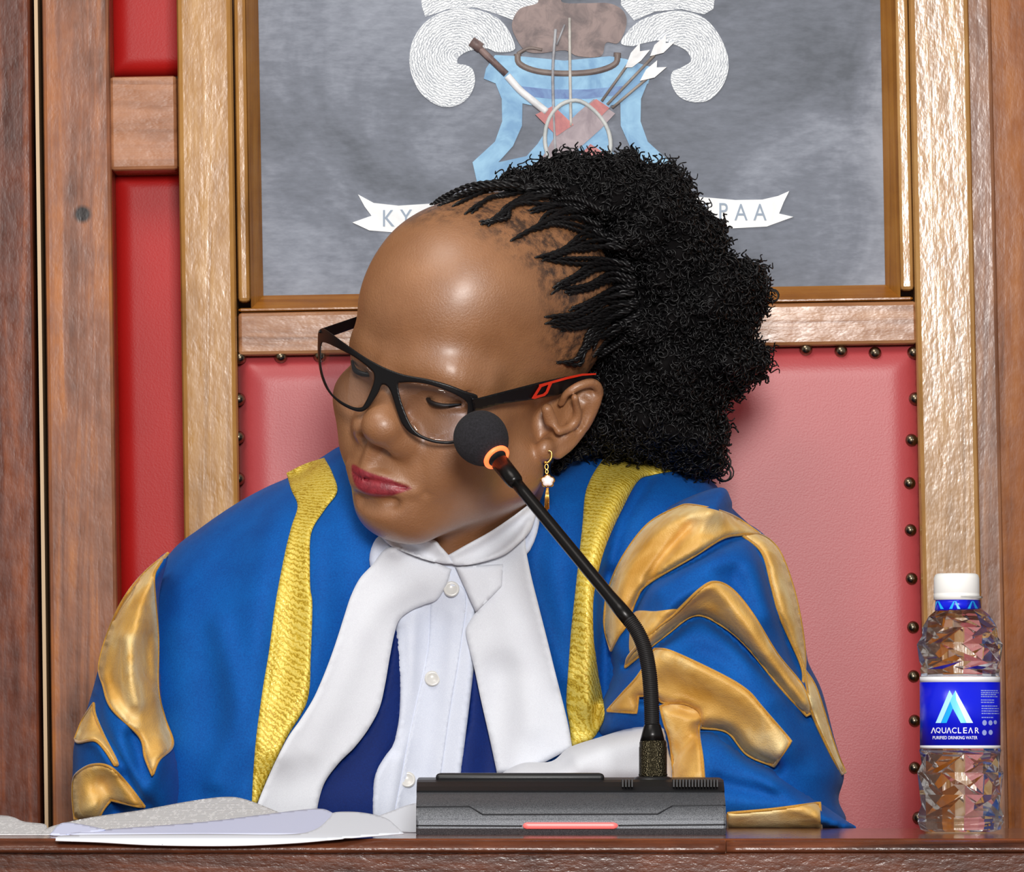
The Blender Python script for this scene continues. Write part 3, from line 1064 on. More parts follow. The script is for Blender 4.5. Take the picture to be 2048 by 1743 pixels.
for q in pick:
    bc = rng.dirichlet((1, 1, 1))
    p = bc[0] * a_[q] + bc[1] * b_[q] + bc[2] * c_[q]
    n = nn[q] + rng.normal(0, 0.75, 3) + np.array([0.12, 0, -0.18])
    n /= np.linalg.norm(n)
    parts.append(curl(p - nn[q] * 0.001 - n * 0.003, n, rng.uniform(.008, .017), rng.uniform(.0018, .0042), rng.uniform(1.3, 2.8), rng.uniform(.0006, .0010), rng.uniform(0, 6.28)))
edge_px = spline_closed(puff_px, 200)
cpx = np.array([1290, 620.0])
for e in edge_px[::1]:
    if e[0] < 1240 and e[1] > 400: continue
    for _ in range(2):
        w3 = at(e[0], e[1], 0.03 + rng.uniform(-.03, .03))
        o2 = (e - cpx) / np.linalg.norm(e - cpx)
        n = np.array([o2[0], rng.normal(0, .5), -o2[1]]) + rng.normal(0, .45, 3)
        parts.append(curl(w3 - n / np.linalg.norm(n) * 0.007, n, rng.uniform(.007, .012), rng.uniform(.0025, .0045), rng.uniform(1.2, 2.2), .0010, rng.uniform(0, 6.28)))
for (x, y) in ((1122, 925), (1130, 915), (1118, 935), (1160, 898), (1150, 905), (1168, 905)):
    for _ in range(5):
        parts.append(curl(at(x, y, -.005), rng.normal(0, 1, 3), .006, .004, 2.2, .0011, rng.uniform(0, 6)))
for (x, y, R) in ((1440, 925, .0075), (1425, 940, .006), (1448, 945, .007), (1520, 560, .006), (1510, 545, .006), (1522, 715, .006), (1512, 725, .005), (1545, 590, .005)):
    parts.append(curl(at(x, y, .03), np.array([.2, 1, -.1]), .005, R, 1.8, .0007, rng.uniform(0, 6)))
V, F = join(parts)
M['hair_core'] = plain('black_hair_depth', (14, 12, 13), 0.95, spec=0.1)
hair = obj('hair', V, F, M['hair'], person, label='black hair puff of tight curls')
hair.data.materials.append(M['hair_core'])
mi = np.zeros(len(F), np.int32); mi[:len(PF)] = 1
hair.data.polygons.foreach_set('material_index', mi)

C7 = (840, 280, 2.489)
tw = [[(610, 600), (730, 560), (830, 510), (985, 490)], [(650, 592), (800, 590), (900, 592), (1010, 610)], [(600, 585), (720, 540), (840, 480), (950, 470)],
      [(670, 740), (800, 690), (900, 640), (1060, 640)], [(700, 740), (830, 722), (950, 664), (1070, 690)], [(660, 735), (760, 680), (880, 620), (1040, 610)],
      [(620, 915), (760, 870), (880, 800), (1070, 760)], [(640, 915), (800, 900), (930, 860), (1080, 800)], [(690, 905), (820, 860), (940, 790), (1080, 720)], [(740, 850), (850, 800), (960, 740), (1080, 705)],
      [(800, 1050), (860, 950), (960, 870), (1075, 820)], [(680, 1110), (780, 1090), (840, 990), (900, 910), (1070, 850)], [(860, 1080), (940, 990), (1060, 910)], [(830, 1040), (900, 940), (1000, 860), (1080, 830)], [(880, 1085), (980, 1020), (1050, 960)],
      [(300, 420), (400, 390), (480, 310), (640, 270)], [(450, 500), (600, 420), (700, 370), (830, 350)], [(520, 470), (640, 400), (760, 390), (890, 430)], [(560, 440), (660, 380), (740, 340), (860, 330)],
      [(220, 370), (330, 300), (450, 260), (600, 240)], [(100, 330), (200, 270), (330, 230), (500, 225)], [(330, 415), (430, 350), (520, 290), (680, 280)], [(380, 370), (470, 330), (560, 270), (660, 250)],
      [(60, 320), (140, 270), (260, 222), (420, 205)], [(160, 330), (260, 285), (380, 240), (520, 235)], [(600, 420), (700, 410), (800, 430), (930, 480)], [(540, 350), (640, 330), (760, 320), (880, 360)],
      [(640, 590), (760, 540), (860, 530), (1000, 540)], [(720, 760), (840, 745), (960, 700), (1080, 720)], [(640, 300), (720, 290), (800, 300), (900, 350)], [(450, 265), (540, 240), (640, 230), (720, 240)], [(270, 235), (360, 215), (450, 215), (560, 215)],
      [(700, 930), (830, 905), (950, 850), (1080, 790)], [(780, 1100), (860, 1010), (960, 930), (1075, 870)]]
bars = []
for k_, base in enumerate(tw):
    for c_i in range(2):
        P2 = np.array(crop(*C7, base)) + (rng.normal(0, 6.5, (len(base), 2)) if c_i else 0)
        n_ = 46
        S2 = spline(P2, n_)
        y = cast(headtree, S2)
        y = np.convolve(np.pad(y, 6, 'edge'), np.ones(13) / 13, 'valid')
        C = at(S2[:, 0], S2[:, 1], y - 0.0028 - 0.004 * np.linspace(0, 1, n_))
        Tt, N, B = frames(C)
        ph = np.linspace(0, 2 * PI * 7, n_)
        sz = np.interp(np.linspace(0, 1, n_), [0, .12, 1], [.35, 1, 1.1])
        pp = []
        for s_ in (0, PI):
            off = 0.00085 * sz[:, None] * (np.cos(ph + s_)[:, None] * N + np.sin(ph + s_)[:, None] * B)
            pp.append(tube(C + off, 0.00102 * sz, 6))
        V, F = join(pp)
        obj('hair_twist', V, F, M['hair'], hair)

# ------------------------------------------------------------------ eyeglasses
C3 = (620, 620, 3.63)
glasses = empty('eyeglasses', tuple(h2w(hF(771, 754, -.112))), 'black rectangular eyeglasses with red temple accents worn low on the nose', 'glasses')


def front_map(P2, back=0.0):
    out = []
    for x, y in P2:
        yy = -.106
        for _ in range(4):
            p = hF(x, y, yy)
            yy = -.1186 + .026 * (abs(p[0] - .002) / .068) ** 2.2 + back
        out.append(p)
    return h2w(np.array(out))


M['frame'] = plain('black_acetate', (14, 13, 15), 0.36, spec=0.35)
outer = [(56, 220), (60, 160), (78, 136), (115, 140), (250, 238), (400, 340), (540, 415), (680, 466), (850, 498), (1000, 538), (1130, 588), (1205, 612), (1218, 640), (1205, 690), (1185, 745), (1165, 830), (1130, 905), (1090, 955), (1010, 972), (900, 962), (800, 928), (720, 885), (665, 820), (632, 740), (610, 665), (585, 590), (555, 548), (520, 545), (495, 600), (445, 680), (405, 722), (360, 737), (290, 718), (210, 672), (140, 603), (95, 525), (68, 430), (56, 310)]
lensA = [(85, 250), (110, 235), (200, 275), (330, 345), (440, 430), (465, 470), (460, 530), (430, 610), (395, 680), (370, 705), (310, 700), (220, 655), (150, 590), (100, 480), (80, 370)]
lensB = [(640, 540), (670, 525), (780, 525), (900, 550), (1050, 610), (1130, 660), (1145, 700), (1135, 780), (1105, 870), (1080, 930), (1000, 950), (900, 940), (800, 900), (740, 840), (700, 760), (660, 650)]
hA = spline_closed(crop(*C3, lensA), 90); hB = spline_closed(crop(*C3, lensB), 90)
Q, T, D = sheet(crop(*C3, outer), 2.0, [hA, hB])
rd = 0.0007 * (1 - dome(D, 3.0))
V, F = solidify(Q, T, front_map(Q, 0.0) + np.array([0, 1, 0]) * rd[:, None], front_map(Q, .0042))
obj('frame_front', V, F, M['frame'], glasses)
t = NT('spectacle_lens')
tr = t.n('ShaderNodeBsdfTransparent'); tr.inputs[0].default_value = (0.94, 0.95, 0.98, 1)
gl = t.n('ShaderNodeBsdfGlossy'); gl.inputs['Roughness'].default_value = 0.02
lw = t.n('ShaderNodeLayerWeight'); lw.inputs[0].default_value = 0.5
fr_ = t.math('ADD', t.math('MULTIPLY', t.math('POWER', lw.outputs['Facing'], 4.0), 0.5), 0.03).node
mx = t.n('ShaderNodeMixShader')
t.l(fr_.outputs[0], mx.inputs[0]); t.l(tr.outputs[0], mx.inputs[1]); t.l(gl.outputs[0], mx.inputs[2]); t.l(mx.outputs[0], t.out.inputs[0])
for hh in (hA, hB):
    Q, T, D = sheet([tuple(p) for p in hh[::3]], 5)
    bul = 0.0012 * dome(D, 60)
    V, F = solidify(Q, T, front_map(Q, .0012) - np.array([0, 1, 0]) * bul[:, None], front_map(Q, .0022) - np.array([0, 1, 0]) * bul[:, None])
    obj('lens', V, F, t.m, glasses)


def temple(name, px, xf, thick, mat, h=4, curved=False, lift=0.0):
    Q, T, D = sheet(px, h, curved=curved)
    fr = np.array([hX(x, y, xf(x) + lift) for x, y in Q]); bk = np.array([hX(x, y, xf(x) - thick) for x, y in Q])
    V, F = solidify(Q, T, h2w(fr), h2w(bk))
    return obj(name, V, F, mat, glasses)


hx = w2h(front_map([(951, 798)]))[0][0]
def xf_n(x): return np.interp(x, [945, 1000, 1100, 1200], [hx + .001, hx + .004, .0745, .0800])
temple('temple', [(944, 796), (958, 795), (1078, 764), (1130, 753), (1187, 746), (1190, 756), (1150, 775), (1115, 790), (1063, 799), (1000, 808), (948, 822)], xf_n, .0028, M['frame'])
M['red'] = plain('red_orange_plastic', (226, 52, 28), 0.35)
RA = crop(1040, 700, 5.127, [(195, 352), (320, 318), (470, 276), (640, 240), (780, 236), (780, 252), (640, 262), (490, 296), (330, 340), (285, 440), (255, 468), (150, 500), (118, 494), (195, 372)])
RH = np.array(crop(1040, 700, 5.127, [(222, 378), (292, 352), (262, 425), (235, 448), (168, 466)]))
Q, T, D = sheet(RA, 2.0, [RH], curved=False)
V, F = solidify(Q, T, h2w(np.array([hX(x, y, xf_n(x) + .0012) for x, y in Q])), h2w(np.array([hX(x, y, xf_n(x) - .0002) for x, y in Q])))
obj('temple_accent', V, F, M['red'], glasses, smooth=False, label='red outline on the dark temple')
hxf = w2h(front_map([(640, 668)]))[0][0]
temple('temple', [(637, 664), (642, 657), (716, 632), (760, 622), (760, 640), (712, 655), (664, 672), (648, 672)], lambda x: np.interp(x, [636, 720], [hxf - .0005, hxf - .001]), .0026, M['frame'])

# ------------------------------------------------------------------ earring
earring = empty('earring', tuple(at(1096, 930, float(cast(headtree, np.array([(1098, 905.0)]))[0]) - 0.004)), 'gold drop earring with small white flower hanging from the visible ear', 'earring')
gold = plain('gold_metal', (236, 184, 92), 0.22, metal=1.0)
CE = (1040, 700, 5.127)
ye = float(cast(headtree, np.array([(1098, 905.0)]))[0]) - 0.004
P = np.array(crop(*CE, [(290, 1030), (318, 1040), (325, 1080), (312, 1120), (285, 1150), (275, 1150)])); P = spline(P, 30)
V, F = tube(at(P[:, 0], P[:, 1], ye - 0.001), 0.00075, 8); obj('ear_hook', V, F, gold, earring)
prt = []
for (cx, cy, r_, tx) in ((262, 1150, .0012, 0),):
    V, F = lathe([(r_ * math.sin(a), -r_ * math.cos(a)) for a in np.linspace(0.05, PI - .05, 8)], at(*crop(*CE, [(cx, cy)])[0], ye), n=12); prt.append((V, F))
for (cx, cy, rx, ry) in ((272, 1195, 17, 28), (275, 1245, 13, 20)):
    a = np.linspace(0, 2 * PI, 25)
    P = np.array(crop(*CE, np.stack([cx + rx * np.cos(a), cy + ry * np.sin(a)], 1))); prt.append(tube(at(P[:, 0], P[:, 1], ye), 0.0005, 6, cap=False))
V, F = join(prt); obj('chain_link', V, F, gold, earring)
a = np.linspace(0, 2 * PI, 60, endpoint=False)
rr = 70 * (0.82 + 0.2 * np.abs(np.cos(2.5 * (a + PI / 2))))
fl = crop(*CE, np.stack([284 + rr * np.cos(a) * 1.12, 1340 + rr * np.sin(a)], 1))
Q, T, D = sheet(fl, 2.2, curved=False)
V, F = solidify(Q, T, at(Q[:, 0], Q[:, 1], ye - .0010 * dome(D, 3)), at(Q[:, 0], Q[:, 1], ye + .0010)); obj('flower_rim', V, F, gold, earring)
fl2 = [tuple(np.array(p) * 0.8 + 0.2 * np.mean(fl, 0)) for p in fl]
Q, T, D = sheet(fl2, 2.2, curved=False)
V, F = solidify(Q, T, at(Q[:, 0], Q[:, 1], ye - .0012 - .0006 * dome(D, 4)), at(Q[:, 0], Q[:, 1], ye)); obj('flower_enamel', V, F, plain('white_enamel', (244, 226, 220), 0.2), earring, label='white enamel flower')
prt = []
for dx, ln in ((-16, 1640), (-2, 1660), (14, 1630)):
    P = np.array(crop(*CE, [(282 + dx * .3, 1408), (278 + dx, 1500), (276 + dx * 1.1, ln)]))
    prt.append(tube(at(P[:, 0], P[:, 1], ye), 0.0007, 6))
V, F = join(prt); obj('tassel', V, F, gold, earring)
bpy.context.view_layer.update()

# ------------------------------------------------------------------ robe, shirt, bands
CL = (100, 880, 2.02); CR = (900, 880, 2.02)
L_ = lambda p: crop(*CL, p)
R_ = lambda p: crop(*CR, p)
M['blue'] = fabric('royal_blue_wool', (0, 72, 150), (0, 92, 176), 0.8, sheen=0.03)
M['blue_shade'] = fabric('shaded_blue_wool', (0, 28, 92), (0, 36, 108), 0.7, sheen=0.02)  # darker copy of the gown blue, with the inner shade put into its colour
M['white'] = fabric('white_cotton', (214, 216, 224), (224, 227, 234), 0.85, 1400, 0.03, 0.15)
M['shirt'] = fabric('pale_shirt_cotton', (206, 212, 228), (220, 225, 238), 0.85, 1400, 0.03, 0.15)
t = NT('gold_velvet')
v = t.coords()
n1 = t.noise(v, 26, 3, 0.5, 0.3); n2 = t.noise(v, 900, 2, 0.6)
t.set(Base_Color=t.ramp(n1, [(0.3, lin((196, 142, 56))), (0.5, lin((222, 174, 92))), (0.72, lin((248, 224, 166)))]), Roughness=0.52)
t.b.inputs['Sheen Weight'].default_value = 0.25; t.b.inputs['Sheen Roughness'].default_value = 0.35
t.b.inputs['Sheen Tint'].default_value = (1.0, 0.9, 0.66, 1)
t.bump(t.math('ADD', t.math('MULTIPLY', n1, 2.0), t.math('MULTIPLY', n2, 0.25)), 0.45, 0.0035)
M['velvet'] = t.m
M['piping'] = fabric('gold_piping', (176, 124, 40), (200, 150, 66), 0.6)
t = NT('gold_brocade')
v = t.coords()
w = t.n('ShaderNodeTexWave', wave_type='BANDS', bands_direction='DIAGONAL')
w.inputs['Scale'].default_value = 120; w.inputs['Distortion'].default_value = 6; w.inputs['Detail'].default_value = 3; w.inputs['Detail Scale'].default_value = 3
t.l(v, w.inputs['Vector'])
vo = t.n('ShaderNodeTexVoronoi'); vo.inputs['Scale'].default_value = 650; t.l(v, vo.inputs['Vector'])
n1 = t.noise(v, 45, 3, 0.6)
f = t.math('ADD', t.math('MULTIPLY', w.outputs['Fac'], 0.5), t.math('MULTIPLY', n1, 0.5))
t.set(Base_Color=t.ramp(f, [(0.24, lin((176, 142, 28))), (0.36, lin((218, 186, 60))), (0.7, lin((230, 206, 98)))]), Metallic=0.2, Roughness=t.ramp(vo.outputs['Distance'], [(0.1, (0.22,) * 3), (0.5, (0.5,) * 3)]))
t.bump(t.math('ADD', w.outputs['Fac'], t.math('MULTIPLY', vo.outputs['Distance'], 0.8)), 0.28, 0.0008)
M['brocade'] = t.m

# the gown over chest and shoulders
torso_px = [(225, 1830), (215, 1600), (222, 1400), (255, 1235), (338, 1108), (400, 1056), (470, 1008), (530, 975), (590, 948), (640, 916), (690, 888), (760, 880), (900, 890), (1060, 900), (1130, 895), (1190, 893), (1300, 905), (1370, 930), (1425, 962), (1461, 1012), (1530, 1080), (1575, 1150), (1605, 1260), (1625, 1400), (1640, 1600), (1650, 1830)]
tf = [([(560, 1000), (520, 1200), (500, 1500), (480, 1700)], 40, .008), ([(450, 1060), (420, 1250), (420, 1450)], 46, -.004), ([(440, 1250), (470, 1420), (430, 1560)], 26, .006),
      ([(640, 1060), (630, 1300), (560, 1500)], 46, .009), ([(690, 900), (730, 1000), (790, 1090)], 26, .012),
      ([(1100, 1000), (1070, 1150), (1130, 1350)], 30, .008), ([(1240, 960), (1180, 1150), (1180, 1400)], 34, .012),
      ([(1215, 1150), (1208, 1300), (1205, 1450)], 16, -.012), ([(1300, 950), (1240, 1050), (1212, 1180)], 14, -.010),
      ([(870, 1250), (850, 1500), (830, 1700)], 60, -.012), ([(1000, 1350), (980, 1550)], 40, -.008)]
tf = [(a, b, c * 1.2) for a, b, c in tf]
torso = pillow(torso_px, 10, 0.075, 0.125, 270, B=0.06, RB=120, folds=tf)
robe = obj('robe', torso[0], torso[1], M['blue'], person, label='royal blue gown')

# sleeves
lsl = L_([(476, 456), (380, 540), (300, 640), (240, 765), (200, 905), (172, 1010), (135, 1130), (98, 1225), (92, 1330), (90, 1440), (110, 1530), (200, 1560), (360, 1560), (480, 1560), (540, 1450), (530, 1300), (490, 1190), (466, 1100), (450, 900), (440, 640)])
lf = [(L_([(440, 1000), (480, 1180), (420, 1340), (360, 1480)]), 22, .010), (L_([(560, 1200), (590, 1300), (550, 1450)]), 22, -.012),
      (L_([(330, 1200), (400, 1400), (430, 1540)]), 16, -.008), (L_([(180, 1000), (190, 1130), (260, 1280), (380, 1470)]), 14, -.010),
      (L_([(260, 830), (250, 960), (330, 1120)]), 12, -.006), (L_([(310, 800), (330, 950), (350, 1060)]), 14, .008), (L_([(400, 800), (390, 900), (430, 1000)]), 12, -.006),
      (L_([(110, 1215), (190, 1220), (270, 1330)]), 12, .008), (L_([(220, 1400), (240, 1440), (270, 1500)]), 26, -.020)]
lf = [(a, b, c * 1.25) for a, b, c in lf]
sl_left = pillow(lsl, 8, -0.005, 0.075, 110, B=0.06, folds=lf)
obj('sleeve', sl_left[0], sl_left[1], M['blue'], robe)
rsl = R_([(1090, 190), (1136, 240), (1150, 300), (1250, 365), (1330, 445), (1382, 580), (1420, 720), (1442, 880), (1502, 1010), (1552, 1200), (1592, 1345), (1570, 1450), (1600, 1530), (1560, 1575), (1300, 1585), (1100, 1585), (960, 1500), (860, 1350), (720, 1250), (600, 1200), (590, 1090), (640, 950), (625, 820), (625, 700), (640, 600), (690, 470), (790, 340), (920, 250)])
rf = [(R_([(640, 840), (655, 650), (710, 480), (830, 350), (1000, 285), (1180, 320)]), 24, .014),
      (R_([(735, 700), (800, 590), (980, 485), (1180, 390), (1260, 470), (1320, 680), (1420, 960)]), 11, -.012),
      (R_([(800, 560), (880, 450), (980, 340)]), 9, -.007),
      (R_([(860, 620), (1000, 540), (1180, 480), (1280, 700)]), 30, .010),
      (R_([(780, 790), (940, 640), (1070, 600), (1180, 720), (1300, 880), (1430, 1060)]), 20, .013),
      (R_([(720, 915), (860, 800), (990, 712), (1100, 755), (1280, 930), (1440, 1110)]), 11, -.012),
      (R_([(880, 850), (1000, 800), (1150, 870), (1300, 1040)]), 26, .006),
      (R_([(660, 1060), (780, 940), (920, 900), (1120, 990), (1270, 1110), (1350, 1240)]), 34, .012),
      (R_([(1310, 1318), (1200, 1270), (1120, 1180), (1010, 1165)]), 14, -.014),
      (R_([(760, 1040), (860, 1060), (1000, 1100)]), 10, -.008),
      (R_([(1450, 940), (1490, 1100), (1560, 1300)]), 14, .006)]
rf = [(a, b, c * 1.4) for a, b, c in rf]
sl_right = pillow(rsl, 8, -0.015, 0.095, 130, B=0.08, folds=rf)
obj('sleeve', sl_right[0], sl_right[1], M['blue'], robe)
fsl = R_([(1005, 1168), (1090, 1180), (1200, 1272), (1312, 1322), (1420, 1400), (1520, 1480), (1600, 1535), (1640, 1566), (1560, 1582), (1300, 1584), (1060, 1584), (900, 1584), (870, 1480), (900, 1300), (960, 1190)])
ff = [(R_([(1120, 1240), (1260, 1350), (1480, 1460)]), 22, .008), (R_([(1080, 1380), (1250, 1420), (1480, 1440)]), 16, -.007), (R_([(1300, 1400), (1450, 1490), (1600, 1560)]), 14, .006)]
sl_fore = pillow(fsl, 7, -0.075, 0.055, 70, B=0.06, folds=ff)
obj('sleeve_end', sl_fore[0], sl_fore[1], M['blue'], robe)
robe_tree = bvh_of([torso, sl_left, sl_right, sl_fore])


def lay(name, px, mat, parent, off, h=7, **kw):
    V, F = applique(robe_tree, px, h, off, **kw)
    return obj(name, V, F, mat, parent), (V, F)


def cornered(p, n=10, sharp=62):
    """smooth an outline but keep its sharp corners"""
    p = np.array(p, float); m = len(p)
    u = p - np.roll(p, 1, 0); w_ = np.roll(p, -1, 0) - p
    ang = np.degrees(np.arccos(np.clip((u * w_).sum(1) / (np.linalg.norm(u, axis=1) * np.linalg.norm(w_, axis=1) + 1e-9), -1, 1)))
    c = [i for i in range(m) if ang[i] > sharp]
    if not c: return [tuple(q) for q in spline_closed(p, m * n)]
    out = []
    for a, b in zip(c, c[1:] + [c[0] + m]):
        seg = p[[i % m for i in range(a, b + 1)]]
        out += list(spline(seg, max(2, (len(seg) - 1) * n + 1))[:-1]) if len(seg) > 2 else [seg[0]]
    return [tuple(q) for q in out]


vel = [L_([(478, 455), (440, 505), (420, 550), (424, 640), (436, 800), (436, 1000), (462, 1120), (496, 1228), (440, 1290), (414, 1352), (385, 1280), (362, 1195), (250, 1082), (216, 990), (199, 908), (238, 768), (298, 642), (378, 540)]),
       L_([(176, 1062), (132, 1130), (101, 1205), (116, 1220), (180, 1212), (222, 1250), (262, 1312), (270, 1300), (215, 1190), (182, 1110)]),
       L_([(116, 1340), (170, 1312), (238, 1318), (305, 1380), (382, 1480), (340, 1475), (246, 1452), (215, 1490), (190, 1540), (100, 1530), (92, 1440), (96, 1370)]),
       R_([(650, 848), (628, 770), (625, 700), (642, 600), (700, 470), (800, 340), (920, 272), (985, 263), (1130, 300), (1252, 378), (1180, 380), (1100, 396), (980, 470), (800, 577), (752, 640), (715, 740), (680, 790)]),
       R_([(1180, 382), (1258, 384), (1328, 444), (1382, 580), (1415, 720), (1434, 870), (1428, 985), (1418, 905), (1335, 715), (1300, 590), (1262, 455)]),
       R_([(905, 702), (1010, 602), (1072, 573), (1140, 604), (1220, 700), (1320, 862), (1422, 990), (1462, 1100), (1440, 1112), (1330, 992), (1200, 832), (1100, 748), (990, 706), (870, 787), (708, 916), (728, 865), (830, 762)]),
       R_([(1432, 925), (1482, 1010), (1552, 1230), (1597, 1340), (1580, 1348), (1530, 1250), (1460, 1090)]),
       R_([(636, 1092), (700, 1020), (762, 950), (828, 842), (900, 856), (1100, 950), (1200, 1012), (1262, 1082), (1377, 1215), (1310, 1316), (1200, 1268), (1120, 1178), (1010, 1160), (1008, 1105), (950, 1062), (860, 1058), (830, 1030), (760, 1032), (752, 1100)]),
       R_([(850, 1075), (900, 1060), (960, 1066), (1012, 1102), (1004, 1180), (1018, 1280), (1026, 1372), (905, 1372), (890, 1220), (866, 1140)]),
       R_([(1122, 1506), (1300, 1490), (1494, 1464), (1500, 1578), (1122, 1580)])]
for i, p in enumerate(vel):
    so, _ = lay('velvet_stripe', cornered(p), M['velvet'], robe, 0.0045, 4.5, thick=0.003, edge=5, smooth=2, curved=False, hem=0.0008)
    E_ = resample(cornered(p), 6)
    Ce = np.array(E_).mean(0)
    ye_ = cast(robe_tree, E_)
    ye_ = np.convolve(np.pad(ye_, 3, 'wrap'), np.ones(7) / 7, 'valid')
    C_ = at(E_[:, 0], E_[:, 1], ye_ - 0.0028)
    V, F = tube(np.concatenate([C_, C_[:1]]), 0.0011, 6, cap=False)
    obj('hem', V, F, M['piping'], robe)
lay('velvet_lining', R_([(740, 697), (830, 690), (922, 684), (870, 735), (830, 775), (780, 800), (755, 850), (728, 862), (724, 800)]), M['velvet'], robe, 0.0035, 5.5, thick=0.002)

broL = L_([(955, 132), (1030, 95), (1108, 70), (1140, 130), (1160, 207), (1110, 280), (1056, 372), (1050, 500), (1052, 600), (1060, 665), (1054, 860), (1040, 1050), (960, 1195), (890, 1340), (835, 1470), (815, 1465), (822, 1330), (834, 1190), (860, 1000), (885, 850), (912, 650), (948, 460), (975, 350), (1000, 265), (975, 200)])
broR = R_([(640, 62), (600, 102), (566, 160), (545, 225), (535, 340), (520, 480), (505, 620), (490, 760), (478, 920), (470, 1060), (482, 1150), (492, 1238), (570, 1210), (612, 1150), (624, 1098), (612, 1010), (600, 945), (588, 860), (580, 790), (580, 640), (605, 510), (640, 400), (700, 270), (760, 165), (820, 140), (905, 124), (830, 90), (720, 55)])
lay('brocade_band', cornered(broL), M['brocade'], robe, 0.0035, 6, thick=0.0015, edge=4, smooth=2, curved=False)
lay('brocade_band', cornered(broR), M['brocade'], robe, 0.0035, 6, thick=0.0015, edge=4, smooth=2, curved=False)

shirt_px = [(757, 1072), (800, 1095), (895, 1122), (1000, 1070), (1075, 1012), (1060, 1100), (960, 1200), (948, 1330), (940, 1400), (922, 1545), (905, 1680), (765, 1680), (748, 1560), (788, 1480), (800, 1400), (792, 1270), (790, 1200), (740, 1130)]
_, sh = lay('shirt', shirt_px, M['shirt'], person, 0.008, 7, thick=0.004, smooth=6, folds=[([(830, 1230), (815, 1400), (780, 1640)], 13, .003), ([(905, 1230), (890, 1420), (850, 1650)], 14, .002), ([(800, 1260), (812, 1420), (790, 1500)], 12, -.003)])
shirt_o = bpy.data.objects['shirt']
lay('gown_shade', [(796, 1262), (802, 1400), (790, 1480), (750, 1565), (772, 1640), (630, 1640), (650, 1560), (712, 1490), (760, 1410), (782, 1300)], M['blue_shade'], robe, 0.0045, 7, thick=0.002, smooth=4)  # dark patches painting the shade inside the gown beside the shirt
lay('gown_shade', [(946, 1330), (936, 1440), (918, 1560), (1010, 1560), (985, 1440), (962, 1370)], M['blue_shade'], robe, 0.0045, 7, thick=0.002, smooth=4)
# placket and buttons
shirt_tree = bvh_of([torso, sh])
V, F = applique(shirt_tree, [(868, 1180), (930, 1180), (920, 1300), (900, 1420), (880, 1560), (862, 1670), (790, 1670), (806, 1540), (830, 1420), (856, 1300)], 6, 0.0014, thick=0.0008, edge=4, smooth=3, hem=-0.0004)
obj('placket', V, F, M['shirt'], shirt_o)
t = NT('pearl_button'); t.set(Base_Color=lin((206, 204, 200)), Roughness=0.25); M['button'] = t.m
for px, py in ((903, 1177), (865, 1356), (815, 1558)):
    y = float(cast(shirt_tree, np.array([(px, py)]))[0])
    V, F = lathe([(0.0002, 0.0002), (0.0030, 0.0002), (0.0036, 0.0007), (0.0050, 0.0008), (0.0055, 0.0004), (0.0056, -0.002)][::-1], at(px, py, y - 0.0022), (0, -1, 0.25), 24)
    b = obj('button', V, F, M['button'], shirt_o, label='round pearl button')
# bands hanging from the collar
bandL = L_([(1372, 432), (1300, 505), (1250, 560), (1215, 630), (1190, 705), (1160, 800), (1128, 892), (1095, 975), (1060, 1050), (1010, 1130), (960, 1202), (900, 1320), (845, 1450), (825, 1520), (960, 1540), (1076, 1530), (1085, 1460), (1112, 1378), (1170, 1300), (1232, 1238), (1290, 1160), (1332, 1078), (1355, 980), (1372, 880), (1392, 780), (1412, 725), (1455, 690), (1510, 665), (1562, 645), (1598, 590), (1622, 520), (1500, 470)])
bandR = R_([(330, 300), (305, 400), (322, 520), (356, 660), (392, 802), (426, 940), (462, 1082), (480, 1160), (494, 1240), (430, 1275), (370, 1305), (290, 1335), (190, 1345), (170, 1250), (150, 1160), (124, 1045), (100, 930), (80, 850), (64, 772), (80, 730), (108, 690), (70, 610), (26, 515), (150, 470), (250, 400)])
_, bl = lay('neck_band', cornered(bandL), M['white'], person, 0.0125, 7, thick=0.002, edge=4, smooth=10, curved=False, folds=[(L_([(1480, 560), (1300, 700), (1200, 950), (1060, 1250)]), 30, .003)])
_, br_ = lay('neck_band', cornered(bandR, sharp=40), M['white'], person, 0.0125, 7, thick=0.002, edge=4, smooth=10, curved=False, folds=[(R_([(200, 560), (260, 800), (330, 1150)]), 30, .003)])
ct = bvh_of([torso, sh, bl, br_, (bodyW, F_body)])


def lay2(name, px, mat, parent, off, h=5, **kw):
    V, F = applique(ct, px, h, off, ymin=-.064, **kw)
    return obj(name, V, F, mat, parent)


lay2('collar', cornered(L_([(1318, 362), (1420, 376), (1545, 400), (1580, 430), (1611, 464), (1640, 500), (1580, 497), (1510, 480), (1450, 458), (1385, 432), (1342, 396)])), M['white'], person, 0.010, thick=0.003, smooth=4, curved=False)
lay2('collar', cornered(R_([(-8, 464), (60, 425), (160, 370), (250, 310), (330, 250), (352, 262), (345, 310), (322, 370), (280, 415), (220, 462), (140, 490), (60, 505), (10, 500)])), M['white'], person, 0.010, thick=0.003, smooth=4, curved=False)
lay2('collar_tab', R_([(22, 512), (104, 695), (210, 590), (215, 500), (120, 505)]), M['white'], person, 0.0035, thick=0.002, edge=4, smooth=4, curved=False)
lay2('collar_tab', L_([(1612, 520), (1580, 600), (1560, 640), (1590, 660), (1690, 660), (1640, 560)]), M['white'], person, -0.0012, thick=0.0012, edge=4, smooth=3, curved=False)
